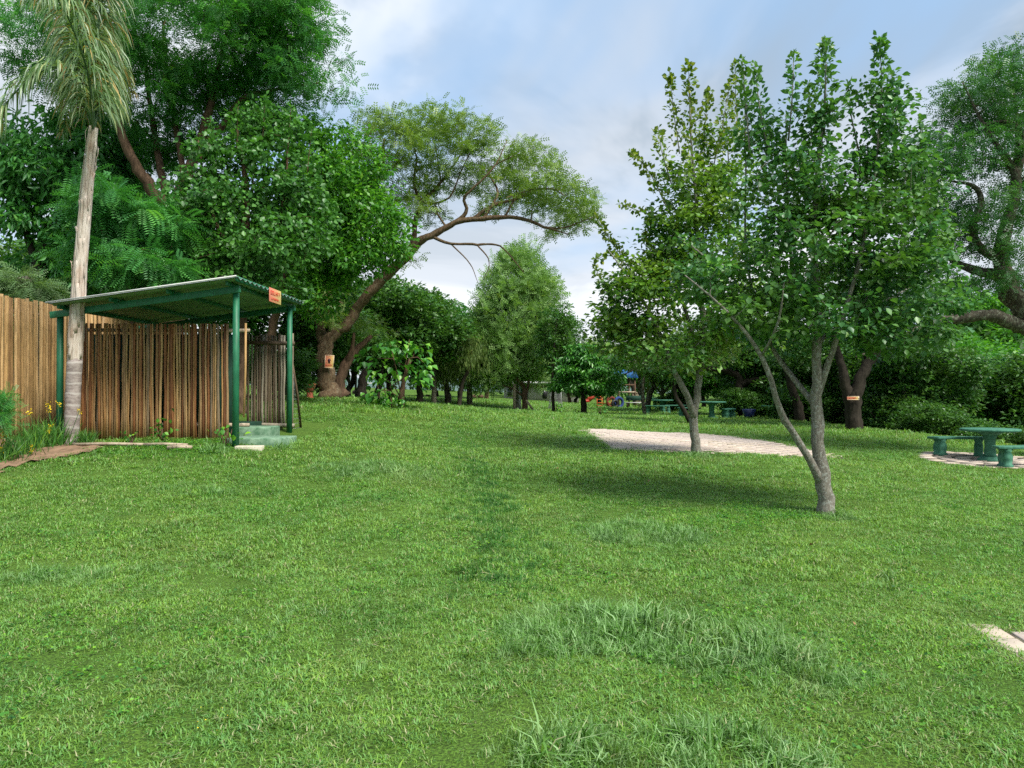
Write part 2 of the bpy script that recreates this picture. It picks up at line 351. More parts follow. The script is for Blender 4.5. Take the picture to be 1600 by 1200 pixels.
class MB:
    def __init__(s): s.V = []; s.F3 = []; s.F4 = []; s.n = 0
    def add(s, V, F):
        V = np.asarray(V, float)
        for f in F: (s.F3 if len(f) == 3 else s.F4).append([i + s.n for i in f]) if len(f) <= 4 else s._fan(f)
        s.V.append(V); s.n += len(V); return s
    def _fan(s, f):
        for i in range(1, len(f)-1): s.F3.append([f[0]+s.n, f[i]+s.n, f[i+1]+s.n])
    def box(s, c, d, rz=0, M=None):
        x, y, z = [k/2 for k in d]
        V = np.array([[i*x, j*y, k*z] for i in (-1, 1) for j in (-1, 1) for k in (-1, 1)])
        if M is not None: V = V @ np.asarray(M).T
        if rz: c_, s_ = math.cos(rz), math.sin(rz); V = V @ np.array([[c_, -s_, 0], [s_, c_, 0], [0, 0, 1]]).T
        return s.add(V + np.asarray(c, float), [(0, 1, 3, 2), (4, 6, 7, 5), (0, 4, 5, 1), (2, 3, 7, 6), (0, 2, 6, 4), (1, 5, 7, 3)])
    def beam(s, a, b, w, h):
        a, b = np.asarray(a, float), np.asarray(b, float); d = b - a; L = np.linalg.norm(d); d /= L
        up = np.array([0, 0, 1.0]) if abs(d[2]) < 0.95 else np.array([0, 1.0, 0])
        r = np.cross(d, up); r /= np.linalg.norm(r); u = np.cross(r, d)
        V = [a + d*t*L + r*i*w/2 + u*k*h/2 for t in (0, 1) for i in (-1, 1) for k in (-1, 1)]
        return s.add(V, [(0, 1, 3, 2), (4, 6, 7, 5), (0, 4, 5, 1), (2, 3, 7, 6), (0, 2, 6, 4), (1, 5, 7, 3)])
    def tube(s, pts, rad, n=8, cap=True, jit=0.0, ph=0.0):
        pts = np.asarray(pts, float); m = len(pts)
        rad = np.broadcast_to(np.asarray(rad, float), (m,))
        t = np.gradient(pts, axis=0); t /= np.linalg.norm(t, axis=1)[:, None] + 1e-9
        a = np.array([1.0, 0, 0]) if abs(t[0][0]) < 0.8 else np.array([0, 1.0, 0])
        nrm = np.cross(t[0], a); nrm /= np.linalg.norm(nrm)
        th = np.arange(n) * 2*math.pi/n + ph; V = []
        for i in range(m):
            nrm = nrm - t[i]*np.dot(nrm, t[i]); nrm /= np.linalg.norm(nrm) + 1e-9
            b = np.cross(t[i], nrm)
            rr = rad[i] * (1 + (jit*rng.standard_normal(n) if jit else 0))
            V.append(pts[i] + (np.cos(th)*rr)[:, None]*nrm + (np.sin(th)*rr)[:, None]*b)
        V = np.concatenate(V); F = []
        for i in range(m-1):
            for j in range(n):
                k = (j+1) % n; F.append((i*n+j, i*n+k, (i+1)*n+k, (i+1)*n+j))
        if cap: F.append(tuple(range(n-1, -1, -1))); F.append(tuple((m-1)*n + j for j in range(n)))
        return s.add(V, F)
    def lathe(s, prof, c=(0, 0, 0), n=20, sx=1, sy=1):
        V = []; F = []; m = len(prof)
        for r, z in prof:
            for j in range(n):
                a = 2*math.pi*j/n; V.append((c[0]+r*sx*math.cos(a), c[1]+r*sy*math.sin(a), c[2]+z))
        for i in range(m-1):
            for j in range(n):
                k = (j+1) % n; F.append((i*n+j, i*n+k, (i+1)*n+k, (i+1)*n+j))
        F.append(tuple(range(n-1, -1, -1))); F.append(tuple((m-1)*n+j for j in range(n)))
        return s.add(V, F)
    def prism(s, poly, z0, z1):
        n = len(poly); V = [(x, y, z0) for x, y in poly] + [(x, y, z1) for x, y in poly]
        F = [tuple(range(n-1, -1, -1)), tuple(range(n, 2*n))] + [(i, (i+1) % n, n+(i+1) % n, n+i) for i in range(n)]
        return s.add(V, F)
    def mesh(s, name, smooth=False):
        F = []
        if s.F3: F.append(np.array(s.F3))
        if s.F4: F.append(np.array(s.F4))
        return mesh_np(name, np.concatenate(s.V), F, smooth=smooth)
    def build(s, name, m, parent=None, smooth=False, loc=None, rot=None, bevel=0):
        o = link(name, s.mesh(name, smooth), m, parent, loc, rot)
        if bevel:
            b = o.modifiers.new('bevel', 'BEVEL'); b.width = bevel; b.segments = 2; b.limit_method = 'ANGLE'
        return o
def shift(m, off): return m.V.__setitem__(slice(None), [v - np.asarray(off) for v in m.V])

# ------------------------------------------------------------------ leaves
def t_leaf(w=0.5, fold=0.12, curl=-0.12):
    V = np.array([[0, 0, 0], [w*.42, .3, fold*.8], [w*.5, .55, fold], [0, 1, curl], [-w*.5, .55, fold], [-w*.42, .3, fold*.8]])
    return V, np.array([[0, 1, 2, 3], [0, 3, 4, 5]])
def t_diamond(w=0.4, fold=0.08):
    V = np.array([[0, 0, 0], [w*.5, .45, fold], [0, 1, -0.08], [-w*.5, .45, fold]])
    return V, np.array([[0, 1, 2, 3]])
def t_pinnate(pairs=5, lw=0.10, ll=0.30, droop=0.12, curve=0.25):
    V = []; F = []
    for i in range(pairs):
        y = (i+0.6)/pairs; z = -curve*y*y
        for sg in (-1, 1):
            k = len(V); L = ll*(1-0.35*abs(y-0.45)); a = 0.45
            V += [[0, y, z], [sg*L*.5, y+L*a*.5-lw*.5, z-droop*L*.5], [sg*L, y+L*a, z-droop*L], [sg*L*.45, y+L*a*.5+lw*.5, z-droop*L*.4]]
            F.append([k, k+1, k+2, k+3])
    return np.array(V), np.array(F)
def t_cluster(tmpl, n, spread=0.6, seed=1, ls=0.5):
    r = np.random.default_rng(seed); V0, F0 = tmpl; V = []; F = []
    for i in range(n):
        d = r.standard_normal(3); d[2] *= .5; d /= np.linalg.norm(d)
        v, f, _ = stamp(tmpl, np.array([d*r.uniform(0, spread)]), np.array([d + [0, 0, -.2]]), np.array([r.standard_normal(3)*.4+[0, 0, 1]]), np.array([ls*r.uniform(.7, 1.2)]))
        V.append(v); F.append(f + sum(len(q) for q in V[:-1]))
    return np.concatenate(V), np.concatenate(F)
def stamp(tmpl, pos, d, nrm, sc, var=None):
    V0, F0 = tmpl; n = len(pos); k = len(V0)
    y = d / (np.linalg.norm(d, axis=1)[:, None] + 1e-9)
    x = np.cross(y, nrm); x /= np.linalg.norm(x, axis=1)[:, None] + 1e-9
    z = np.cross(x, y)
    M = np.stack([x, y, z], axis=2) * np.asarray(sc)[:, None, None]
    V = np.einsum('nij,kj->nki', M, V0) + pos[:, None, :]
    F = (F0[None] + (np.arange(n)*k)[:, None, None]).reshape(-1, F0.shape[1])
    if var is None: var = rng.random(n)
    return V.reshape(-1, 3), F, np.repeat(var, k)

def catmull(pts, step):
    pts = np.asarray(pts, float)
    if len(pts) < 3:
        n = max(2, int(np.linalg.norm(pts[-1, :3]-pts[0, :3])/step)+1); t = np.linspace(0, 1, n)[:, None]
        return pts[0]*(1-t) + pts[-1]*t
    Q = np.vstack([2*pts[0]-pts[1], pts, 2*pts[-1]-pts[-2]]); out = []
    for i in range(1, len(Q)-2):
        L = np.linalg.norm(Q[i+1, :3]-Q[i, :3]); n = max(2, int(L/step)+1)
        for t in np.arange(n)/n:
            out.append(0.5*((2*Q[i]) + (-Q[i-1]+Q[i+1])*t + (2*Q[i-1]-5*Q[i]+4*Q[i+1]-Q[i+2])*t*t + (-Q[i-1]+3*Q[i]-3*Q[i+1]+Q[i+2])*t**3))
    out.append(Q[-2]); out = np.array(out); out[:, 3] = np.maximum(out[:, 3], 0.004); return out

def px_line(pts):
    """[(px,py,Y,r_m)...] -> [(x,y,z,r)]"""
    return [(*P(a, b, Y), r) for a, b, Y, r in pts]
def blob(px, py, Y, rx, ry, rz): return (*P(px, py, Y), rx*Y/FPX, rz, ry*Y/FPX)

def make_tree(name, base, limbs, blobs, leaf, nclus, per, lsize, crad, bark, lmat, label=None, cat='tree', group=None,
              flat=0.6, shoots=(), tipmat=None, droop=0.0, link_r=0.010, link_k=0.006, twig=True, jit=0.06, shell=0.55, sides=9, hang=0.0, upness=1.0, link_only=None, shoot_per=60, gnarl=0.0):
    base = np.asarray(base, float)
    root = empty(name, base, label=label, cat=cat, group=group)
    mb = MB(); nodes = []
    for L in limbs:
        c = catmull(L, 0.22 if len(L) > 2 else 0.4)
        c[:, :3] += rng.standard_normal((len(c), 3))*c[:, 3:4]*0.10
        if gnarl:
            kn = max(3, int(len(c)/4)); nz = rng.standard_normal((kn, 3)); nz[0] = 0; nz[:2] *= (0.2 if c[0, 3] > .3 else 1); tq = np.linspace(0, kn-1, len(c))
            c[:, :3] += np.stack([np.interp(tq, np.arange(kn), nz[:, q]) for q in range(3)], 1)*gnarl*np.clip(1.1-c[:, 3:4]*2.2, .25, 1)*.8
        big = c[0, 3] > 0.05
        if nodes:
            pn = np.concatenate(nodes)[:, :3]; dd = pn[np.argmin(((pn-c[0, :3])**2).sum(1))] - c[0, :3]
            if np.linalg.norm(dd) < .6: c[:, :3] += dd*np.linspace(1, 0, len(c))[:, None]
        mb.tube(c[:, :3]-base, c[:, 3], sides if big else 6, jit=jit if big else 0.03)
        nodes.append(c)
    nodes = np.concatenate(nodes)
    # cluster centres
    vol = np.array([b[3]*b[4]*b[5] for b in blobs])**0.75
    cnt = rng.multinomial(nclus, vol/vol.sum()); C = []
    for b, k in zip(blobs, cnt):
        d = rng.standard_normal((k, 3)); d /= np.linalg.norm(d, axis=1)[:, None]
        r = rng.random(k)**(1/3.0)*(1-shell) + shell*rng.random(k)**0.25
        r = np.minimum(r, 1.05)
        C.append(np.array(b[:3]) + d*r[:, None]*np.array(b[3:]))
    C = np.concatenate(C)
    if twig:
        lo = nodes[:, 3] < 10
        order = np.argsort(((C - nodes[len(nodes)//2, :3])**2).sum(1)); added = 0
        nd = nodes[nodes[:, 2] > base[2] + 0.25*(C[:, 2].mean()-base[2])]
        if len(nd) < 3: nd = nodes
        for i in order:
            c = C[i]; dv = c - nd[:, :3]; dist = np.sqrt((dv**2).sum(1)) + 0.8*np.maximum(0, -dv[:, 2])
            j = int(np.argmin(dist)); a = nd[j, :3]; L = np.linalg.norm(c-a)
            if L < 0.05: continue
            m1 = a*0.6 + c*0.4 + rng.standard_normal(3)*L*0.10 + np.array([0, 0, L*0.06])
            r0 = min(nd[j, 3]*0.7, link_r + link_k*L)
            pl = catmull([(*a, r0), (*m1, r0*0.75), (*c, max(0.004, r0*0.4))], max(0.35, L/4))
            if link_only is None or rng.random() < link_only:
                mb.tube(pl[:, :3]-base, pl[:, 3], 5 if r0 > .02 else 4, cap=False)
            nd = np.vstack([nd, pl[1:]])
    tr = mb.build('trunk', bark, root, smooth=True)
    # leaves
    n = len(C)*per
    ci = np.repeat(np.arange(len(C)), per); cr = crad*(0.6+0.8*rng.random(len(C)))
    g = rng.standard_normal((n, 3)); g /= np.linalg.norm(g, axis=1)[:, None]
    g *= (rng.random(n)**0.5)[:, None]
    off = g * cr[ci][:, None] * np.array([1.15, 1.15, flat])
    if hang: off[:, 2] -= rng.random(n)**1.2*hang
    pos = C[ci] + off
    d = off/(cr[ci][:, None]+1e-6) + rng.standard_normal((n, 3))*0.5 + np.array([0, 0, -droop])
    if hang: d = rng.standard_normal((n, 3))*0.15 + np.array([0, 0, -1.0])
    nr = rng.standard_normal((n, 3))*0.45 + np.array([0, 0, upness])
    if hang: nr = rng.standard_normal((n, 3)) + np.array([0, -0.5, 0])
    cv = rng.random(len(C))
    var = np.clip(0.55*rng.random(n) + 0.35*cv[ci] + 0.1, 0, 0.99)
    V, F, v = stamp(leaf, pos-base, d, nr, lsize*(0.65+0.7*rng.random(n)), var)
    co = link('crown', mesh_np('crown', V, F, v), lmat, root)
    # upright leafy shoots
    if len(shoots):
        for L in shoots:
            c = catmull(L[0], 0.15); sb = MB(); sb.tube(c[:, :3]-base, np.linspace(0.014, 0.004, len(c)), 5)
            sto = sb.build('shoot', bark, root)
            wdt = L[1]; k = int(L[2] if len(L) > 2 else shoot_per)
            tt = rng.random(k)**0.9*(len(c)-1); i0 = np.minimum(tt.astype(int), len(c)-2); fr = (tt-i0)[:, None]
            p = c[i0, :3]*(1-fr)+c[i0+1, :3]*fr; f_ = tt/(len(c)-1)
            w = wdt*(1.05-0.45*f_-0.35*f_**4)*(1+.25*np.sin(f_*14+random.uniform(0, 6)))
            o = rng.standard_normal((k, 3)); o /= np.linalg.norm(o, axis=1)[:, None]
            o *= (rng.random(k)**0.6)[:, None]
            pv = p + o*w[:, None]; pd = o + np.array([0, 0, 0.15])
            V, F, v = stamp(leaf, pv-base, pd, rng.standard_normal((k, 3))*0.6+[0, 0, 0.8], lsize*(0.6+0.6*rng.random(k)), np.clip(.25+.7*rng.random(k), 0, .99))
            link('leaves', mesh_np('leaves', V, F, v), tipmat or lmat, sto)
    return root

def copy_tree(o, parent=None):
    c = o.copy(); COL.objects.link(c); c.parent = parent
    for ch in o.children: copy_tree(ch, c)
    return c
def clone(root, loc, rz=0, sc=1.0, **kw):
    c = copy_tree(root); c.location = [float(k) for k in loc]; c.rotation_euler = (0, 0, rz)
    c.scale = sc if hasattr(sc, '__len__') else (sc, sc, sc)
    for k in ('label', 'group'):
        if k in kw: c[k] = kw[k]
    if 'cat' in kw: c['category'] = kw['cat']
    return c

TPIN = t_pinnate(4, 0.17, 0.30, .05, .1); LEAF = t_leaf(0.74, .10, -.06); LEAF_N = t_leaf(0.34, 0.06, -0.2); DIA = t_diamond(0.5); DIA_N = t_diamond(0.22)
PIN = t_pinnate(5, 0.14, 0.34); PINF = t_pinnate(8, 0.07, 0.26, 0.1, 0.15); SPRAY = t_pinnate(5, 0.07, 0.22, 0.05, 0.1)

# ================================================================== GROUND
gx = np.concatenate([-np.geomspace(1500, 26, 16), np.linspace(-24, 24, 97), np.geomspace(26, 1500, 16)])
gy = np.concatenate([[-60, -20], np.linspace(-6, 50, 113), np.geomspace(52, 2500, 24)])
X, Yg = np.meshgrid(gx, gy); Z = TZ(X, Yg)
V = np.stack([X.ravel(), Yg.ravel(), Z.ravel()], 1); nx, ny = len(gx), len(gy)
ii = (np.arange(ny-1)[:, None]*nx + np.arange(nx-1)[None]).ravel()
ground = tag(link('ground', mesh_np('ground', V, np.stack([ii, ii+1, ii+nx+1, ii+nx], 1), smooth=True), M_ground), kind='structure')

def in_poly(x, y, poly):
    poly = np.asarray(poly); r = np.zeros(x.shape, bool); j = len(poly)-1
    for i in range(len(poly)):
        xi, yi = poly[i]; xj, yj = poly[j]
        r ^= ((yi > y) != (yj > y)) & (x < (xj-xi)*(y-yi)/(yj-yi+1e-12)+xi); j = i
    return r

# patio outline (photo pixels -> ground)
patio_px = [(905, 670), (952, 704), (1100, 709), (1200, 712), (1308, 715), (1262, 702), (1215, 692), (1150, 683), (1060, 676)]
patio = np.array([G(*p)[:2] for p in patio_px])
# second paving at the right edge of the frame
pc = [G(1520, 986)[:2], G(1600, 1038)[:2]]
a0 = pc[0]; dirn = (pc[1]-pc[0])/np.linalg.norm(pc[1]-pc[0])
pav2 = np.array([a0, a0+dirn*1.6, a0+dirn*1.6+np.array([2.6, 0.35]), a0+np.array([2.6, 0.05])])
ring_c = P(1547, 722, 18.2)[:2]; ring_r = 1.62
th = np.linspace(0, 2*math.pi, 48, endpoint=False)
ring_poly = np.stack([ring_c[0]+ring_r*np.cos(th), ring_c[1]+ring_r*np.sin(th)], 1)
bed_px = [(-160, 800), (-60, 765), (0, 735), (60, 720), (110, 712), (150, 704), (150, 694), (100, 690), (0, 690), (-160, 690)]
bed = np.array([G(*p)[:2] for p in bed_px])

def draped(name, poly, step, dz, mtl, parent=None, kind='structure', amp=0.0):
    poly = np.asarray(poly); mn, mx = poly.min(0), poly.max(0)
    xs = np.arange(mn[0]-step, mx[0]+step, step); ys = np.arange(mn[1]-step, mx[1]+step, step)
    A, B = np.meshgrid(xs, ys); ins = in_poly(A, B, poly)
    k = len(xs); z = TZ(A, B)+dz
    if amp: z = z + amp*rng.random(z.shape)
    F = []
    for i in range(len(ys)-1):
        for j in range(len(xs)-1):
            if ins[i, j] or ins[i+1, j+1] or ins[i, j+1] or ins[i+1, j]: F.append([i*k+j, i*k+j+1, (i+1)*k+j+1, (i+1)*k+j])
    V = np.stack([A.ravel(), B.ravel(), z.ravel()], 1)
    o = link(name, mesh_np(name, V, np.array(F), smooth=True), mtl, parent)
    if kind and parent is None: o['kind'] = kind
    return o

def pave(name, poly, ang, L, Wd, mtl, jmat, maxparts=300, dz=0.012):
    """bricks laid in a stretcher pattern, clipped to the outline; each a child of the paved area"""
    poly = np.asarray(poly); root = draped(name, poly, 0.25 if len(poly) > 6 else 0.1, 0.006, jmat)
    c = poly.mean(0); u = np.array([math.cos(ang), math.sin(ang)]); v = np.array([-u[1], u[0]])
    loc = (poly-c) @ np.stack([u, v], 1); mn, mx = loc.min(0), loc.max(0); spots = []
    j = 0; y = mn[1]
    while y < mx[1]:
        x = mn[0] + (j % 2)*L/2
        while x < mx[0]:
            p = c + u*(x+L/2) + v*(y+Wd/2)
            spots.append(p); x += L
        y += Wd; j += 1
    spots = np.array(spots); spots = spots[in_poly(spots[:, 0], spots[:, 1], poly)]
    spots = spots[np.argsort(spots[:, 1])]
    def brick_mesh(s):
        m = MB(); r = np.random.default_rng(s); g = 0.030
        w, h, t = (L-g)/2, (Wd-g)/2, 0.03
        b = 0.006
        top = np.array([[-w+b, -h+b], [w-b, -h+b], [w-b, h-b], [-w+b, h-b]]) + r.uniform(-.003, .003, (4, 2))
        bot = np.array([[-w, -h], [w, -h], [w, h], [-w, h]])
        V = [(*p, -t) for p in bot] + [(*p, -0.004) for p in bot] + [(*p, 0.0) for p in top]
        F = [(0, 1, 5, 4), (1, 2, 6, 5), (2, 3, 7, 6), (3, 0, 4, 7), (4, 5, 9, 8), (5, 6, 10, 9), (6, 7, 11, 10), (7, 4, 8, 11), (8, 9, 10, 11)]
        m.add(V, F); return m
    meshes = [brick_mesh(s).mesh('brick') for s in range(4)]
    for me in meshes: me.materials.append(mtl)
    zz = TZ(spots[:, 0], spots[:, 1])
    for i in range(min(maxparts, len(spots))):
        o = link('brick', meshes[i % 4], None, root, (spots[i, 0], spots[i, 1], zz[i]+dz+random.uniform(0, 0.006)), (random.gauss(0, .01), random.gauss(0, .01), ang+random.gauss(0, .012)))
    if len(spots) > maxparts:
        mm = MB(); bm_ = brick_mesh(9); V0 = bm_.V[0]; F0 = np.array(bm_.F4)
        ca, sa = math.cos(ang), math.sin(ang); n = len(spots)-maxparts
        Rm = np.array([[ca, -sa, 0], [sa, ca, 0], [0, 0, 1]])
        Vr = V0 @ Rm.T; off = np.column_stack([spots[maxparts:], zz[maxparts:]+dz+rng.random(n)*0.008])
        VV = (Vr[None]+off[:, None]).reshape(-1, 3); FF = (F0[None]+(np.arange(n)*len(V0))[:, None, None]).reshape(-1, 4)
        o = link('far_bricks', mesh_np('far_bricks', VV, FF), mtl, root); o['kind'] = 'stuff'
    return root
pave('paved_patio', patio, 0.06, 0.36, 0.19, M_paver, M_joint)
pave('paved_path', pav2, float(math.atan2(dirn[1], dirn[0])), 0.32, 0.20, M_paver, M_joint)
# crazy paving ring under the near picnic set
th = np.linspace(0, 2*math.pi, 48, endpoint=False)
ring_poly = np.stack([ring_c[0]+ring_r*np.cos(th), ring_c[1]+ring_r*np.sin(th)], 1)
ringo = draped('stone_circle', ring_poly, 0.12, 0.006, M_joint)
ring_n = [(1.62, 1.20, 22), (1.18, 0.78, 16), (0.76, 0.40, 10), (0.38, 0.02, 5)]
for ro, ri, k in ring_n:
    a = random.random()
    for i in range(k):
        a0_, a1_ = a + 2*math.pi*i/k, a + 2*math.pi*(i+0.95)/k
        m = MB(); pts = []
        for q in np.linspace(a0_, a1_, 4): pts.append(((ro-0.02+random.uniform(-.03, .01))*math.cos(q), (ro-0.02+random.uniform(-.03, .01))*math.sin(q)))
        for q in np.linspace(a1_, a0_, 4): pts.append(((ri+0.02)*math.cos(q), (ri+0.02)*math.sin(q)))
        cx_, cy_ = np.mean([p[0] for p in pts]), np.mean([p[1] for p in pts])
        m.prism([(x-cx_, y-cy_) for x, y in pts], -0.03, 0.0)
        m.build('stone', M_paver, ringo, loc=on(ring_c[0]+cx_, ring_c[1]+cy_, 0.02+random.uniform(0, .008)))
draped('soil_bed', bed, 0.12, 0.015, M_soil, amp=0.035)

# ================================================================== GRASS
def blade_tuft(name, nb, rad, h, w, lean, seed, m, seg=2):
    r = np.random.default_rng(seed); V = []; F3 = []; F4 = []; var = []
    for i in range(nb):
        a = r.uniform(0, 2*math.pi); q = r.uniform(0, 1)**.5*rad; p = np.array([q*math.cos(a), q*math.sin(a), -0.004])
        hh = h*r.uniform(.5, 1.25); b = r.uniform(0, 2*math.pi); dr = np.array([math.cos(b), math.sin(b), 0]); pr = np.array([-dr[1], dr[0], 0])
        l = lean*r.uniform(.2, 1.3); k = len(V); ww = w*r.uniform(.7, 1.3)
        t1 = p + dr*l*hh*.35 + [0, 0, hh*.6*max(.3, 1-l*.3)]; t2 = p + dr*l*hh + [0, 0, hh*max(.25, 1-l*.55)]
        V += [p-pr*ww/2, p+pr*ww/2, t1+pr*ww*.42, t1-pr*ww*.42, t2]
        F4.append([k, k+1, k+2, k+3]); F3.append([k+3, k+2, k+4]); var += [r.random()]*5
    me = mesh_np(name, np.array(V), [np.array(F4), np.array(F3)], var); me.materials.append(m)
    return bpy.data.objects.new(name, me)
def scatter(name, pts, rots, scs, idx, coll, kind_label, cat='grass'):
    me = bpy.data.meshes.new(name); me.vertices.add(len(pts)); me.vertices.foreach_set('co', pts.astype(np.float32).ravel())
    a = me.attributes.new('rot', 'FLOAT_VECTOR', 'POINT'); a.data.foreach_set('vector', rots.astype(np.float32).ravel())
    a = me.attributes.new('sc', 'FLOAT', 'POINT'); a.data.foreach_set('value', scs.astype(np.float32))
    a = me.attributes.new('idx', 'INT', 'POINT'); a.data.foreach_set('value', idx.astype(np.int32))
    o = link(name, me); g = bpy.data.node_groups.new(name, 'GeometryNodeTree')
    g.interface.new_socket('Geometry', in_out='INPUT', socket_type='NodeSocketGeometry')
    g.interface.new_socket('Geometry', in_out='OUTPUT', socket_type='NodeSocketGeometry')
    gi, go = g.nodes.new('NodeGroupInput'), g.nodes.new('NodeGroupOutput')
    ip = g.nodes.new('GeometryNodeInstanceOnPoints'); ci = g.nodes.new('GeometryNodeCollectionInfo')
    ci.inputs['Collection'].default_value = coll; ci.inputs['Separate Children'].default_value = True; ci.inputs['Reset Children'].default_value = True
    def na(n, typ):
        q = g.nodes.new('GeometryNodeInputNamedAttribute'); q.data_type = typ; q.inputs['Name'].default_value = n
        return [s for s in q.outputs if s.enabled and s.name == 'Attribute'][0]
    g.links.new(gi.outputs[0], ip.inputs['Points']); g.links.new(ci.outputs[0], ip.inputs['Instance'])
    ip.inputs['Pick Instance'].default_value = True
    g.links.new(na('idx', 'INT'), ip.inputs['Instance Index']); g.links.new(na('rot', 'FLOAT_VECTOR'), ip.inputs['Rotation'])
    g.links.new(na('sc', 'FLOAT'), ip.inputs['Scale']); g.links.new(ip.outputs[0], go.inputs[0])
    md = o.modifiers.new('scatter', 'NODES'); md.node_group = g
    return tag(o, kind_label, cat, kind='stuff')
def coll_of(name, objs):
    c = bpy.data.collections.new(name)
    for o in objs: c.objects.link(o)
    return c
lawn_c = coll_of('lawn_tufts', [blade_tuft('lawn_tuft_%d' % i, 36, 0.075, (0.028, 0.032, 0.036, 0.034, 0.044)[i], (0.0040, 0.0048, 0.0044, 0.0056, 0.0058)[i], 1.35, 10+i, M_lawn) for i in range(5)])
ymin, ymax = 2.2, 62.0
def wedge(y0, y1, dens, mx=1.22):
    n = int(dens*0.667*mx*(y1**2-y0**2)); y = np.sqrt(rng.uniform(y0**2, y1**2, n)); x = rng.uniform(-1, 1, n)*(0.667*mx*y+0.8)
    return x, y
parts = []
for y0, y1, dens, s0 in ((2.2, 6.5, 440, 0.95), (6.5, 12, 210, 1.25), (12, 22, 62, 1.9), (22, 40, 16, 3.2), (40, 64, 5, 5.0)):
    x, y = wedge(y0, y1, dens); parts.append(np.column_stack([x, y, np.full(len(x), s0)]))
Gp = np.concatenate(parts); x, y, s0 = Gp.T
def fringe(poly, jit, per=55):
    out = []
    for i in range(len(poly)):
        a_, b_ = poly[i], poly[(i+1) % len(poly)]; L = np.linalg.norm(b_-a_); k = int(L*per); f = rng.random(k)[:, None]
        out.append(a_*(1-f)+b_*f+rng.normal(0, jit, (k, 2)))
    return np.concatenate(out)
keep = ~(in_poly(x, y, patio) | in_poly(x, y, pav2) | in_poly(x, y, bed) | (np.hypot(x-ring_c[0], y-ring_c[1]) < ring_r-0.03))
keep &= ~((x > -7.6) & (x < -4.2) & (y > 14.45) & (y < 19))
x, y, s0 = x[keep], y[keep], s0[keep]
wn = np.sin(x*2.3+1.7*np.sin(y*1.1))*np.sin(y*1.9+1.3*np.sin(x*1.7+2))+.5*np.sin(x*5.1+y*3.7)*np.sin(y*6.3-x*2.2)
s0 = s0*np.where(wn < -.75, .55, np.where(wn > .7, 1.25, 1.0))
fr_ = np.concatenate([fringe(patio, .07, 26), fringe(pav2, .045, 60), fringe(ring_poly, .05, 40), fringe(bed, .10, 30)])
x = np.r_[x, fr_[:, 0]]; y = np.r_[y, fr_[:, 1]]; s0 = np.r_[s0, .9+fr_[:, 1]*.04]; n = len(x)
gz = TZ(x, y)
rots = np.column_stack([rng.normal(0, .1, n), rng.normal(0, .1, n), rng.uniform(0, 6.28, n)])
scatter('lawn_grass', np.column_stack([x, y, gz]), rots, s0*rng.uniform(.75, 1.25, n), rng.integers(0, 5, n), lawn_c, 'short green lawn grass covering the whole park')
# longer clumps
long_c = coll_of('long_tufts', [blade_tuft('long_tuft_%d' % i, 30, 0.075, 0.150, 0.0072, 1.0, 40+i, M_long) for i in range(4)])
def patch(px, py, rx, ry, dens, sc, rotz=0.0, ragged=0.35):
    c = G(px, py); l = G(px-rx, py); b = G(px, py-ry*0.9); f = G(px, py+ry*0.9) if py+ry*.9 < 1500 else c
    ax = abs(c[0]-l[0]); ay = max(0.1, (b[1]-f[1])/2); cy_ = (b[1]+f[1])/2
    n = int(dens*math.pi*ax*ay); r = np.sqrt(rng.random(n)); a = rng.uniform(0, 6.283, n)
    r = r**.8*(1+ragged*np.sin(a*3+px)*.5+ragged*.4*np.sin(a*7+py))
    x = c[0]+ax*r*np.cos(a); y = cy_+ay*r*np.sin(a)
    if rotz: x = x + (y-cy_)*rotz
    s = sc*rng.uniform(.45, 1.25, n)*(1.12-0.75*np.clip(r, 0, 1)**2)*(1+.3*np.sin(x*5.3)*np.cos(y*4.1))
    return np.column_stack([x, y, s])
lp = [patch(900, 985, 130, 40, 260, .95), patch(1080, 1015, 230, 60, 210, 1.0, -0.5), patch(1240, 1060, 150, 45, 170, .85), patch(840, 1010, 90, 40, 150, .8),
      patch(880, 1185, 120, 50, 230, 1.05), patch(1130, 1190, 200, 60, 190, .95), patch(1000, 835, 105, 22, 150, .9), patch(1060, 850, 60, 16, 120, .7),
      patch(590, 738, 115, 17, 120, .95), patch(610, 745, 85, 14, 90, .9), patch(300, 768, 90, 12, 90, .8), patch(80, 905, 100, 16, 200, .85), patch(230, 893, 40, 10, 150, .7),
      patch(370, 708, 60, 7, 60, .9), patch(445, 699, 22, 8, 60, 1.2), patch(200, 712, 110, 8, 40, .7), patch(335, 705, 20, 8, 100, 1.2), patch(1292, 806, 38, 13, 260, .7), patch(1088, 712, 22, 7, 160, .8), patch(865, 630, 0, 0, 0, 1)]
lp += [patch(1040, 1015, 330, 85, 26, .6, -0.2, .5), patch(980, 1190, 330, 60, 26, .6, 0, .5), patch(1010, 840, 170, 32, 24, .55, 0, .5), patch(595, 740, 160, 26, 22, .6, 0, .5), patch(110, 905, 180, 26, 30, .6, 0, .5), patch(480, 1010, 300, 120, 5, .5, 0, .5), patch(1400, 900, 200, 60, 6, .5, 0, .5), patch(300, 820, 250, 40, 6, .5, 0, .5), patch(420, 760, 200, 30, 6, .5, 0, .5)]
LP = np.concatenate(lp); n = len(LP)
scatter('long_grass', np.column_stack([LP[:, 0], LP[:, 1], TZ(LP[:, 0], LP[:, 1])]), np.column_stack([rng.normal(-.12, .2, n), rng.normal(.12, .2, n), rng.uniform(0, 6.28, n)]),
        LP[:, 2], rng.integers(0, 4, n), long_c, 'longer blue-green grass clumps left unmown in the lawn')
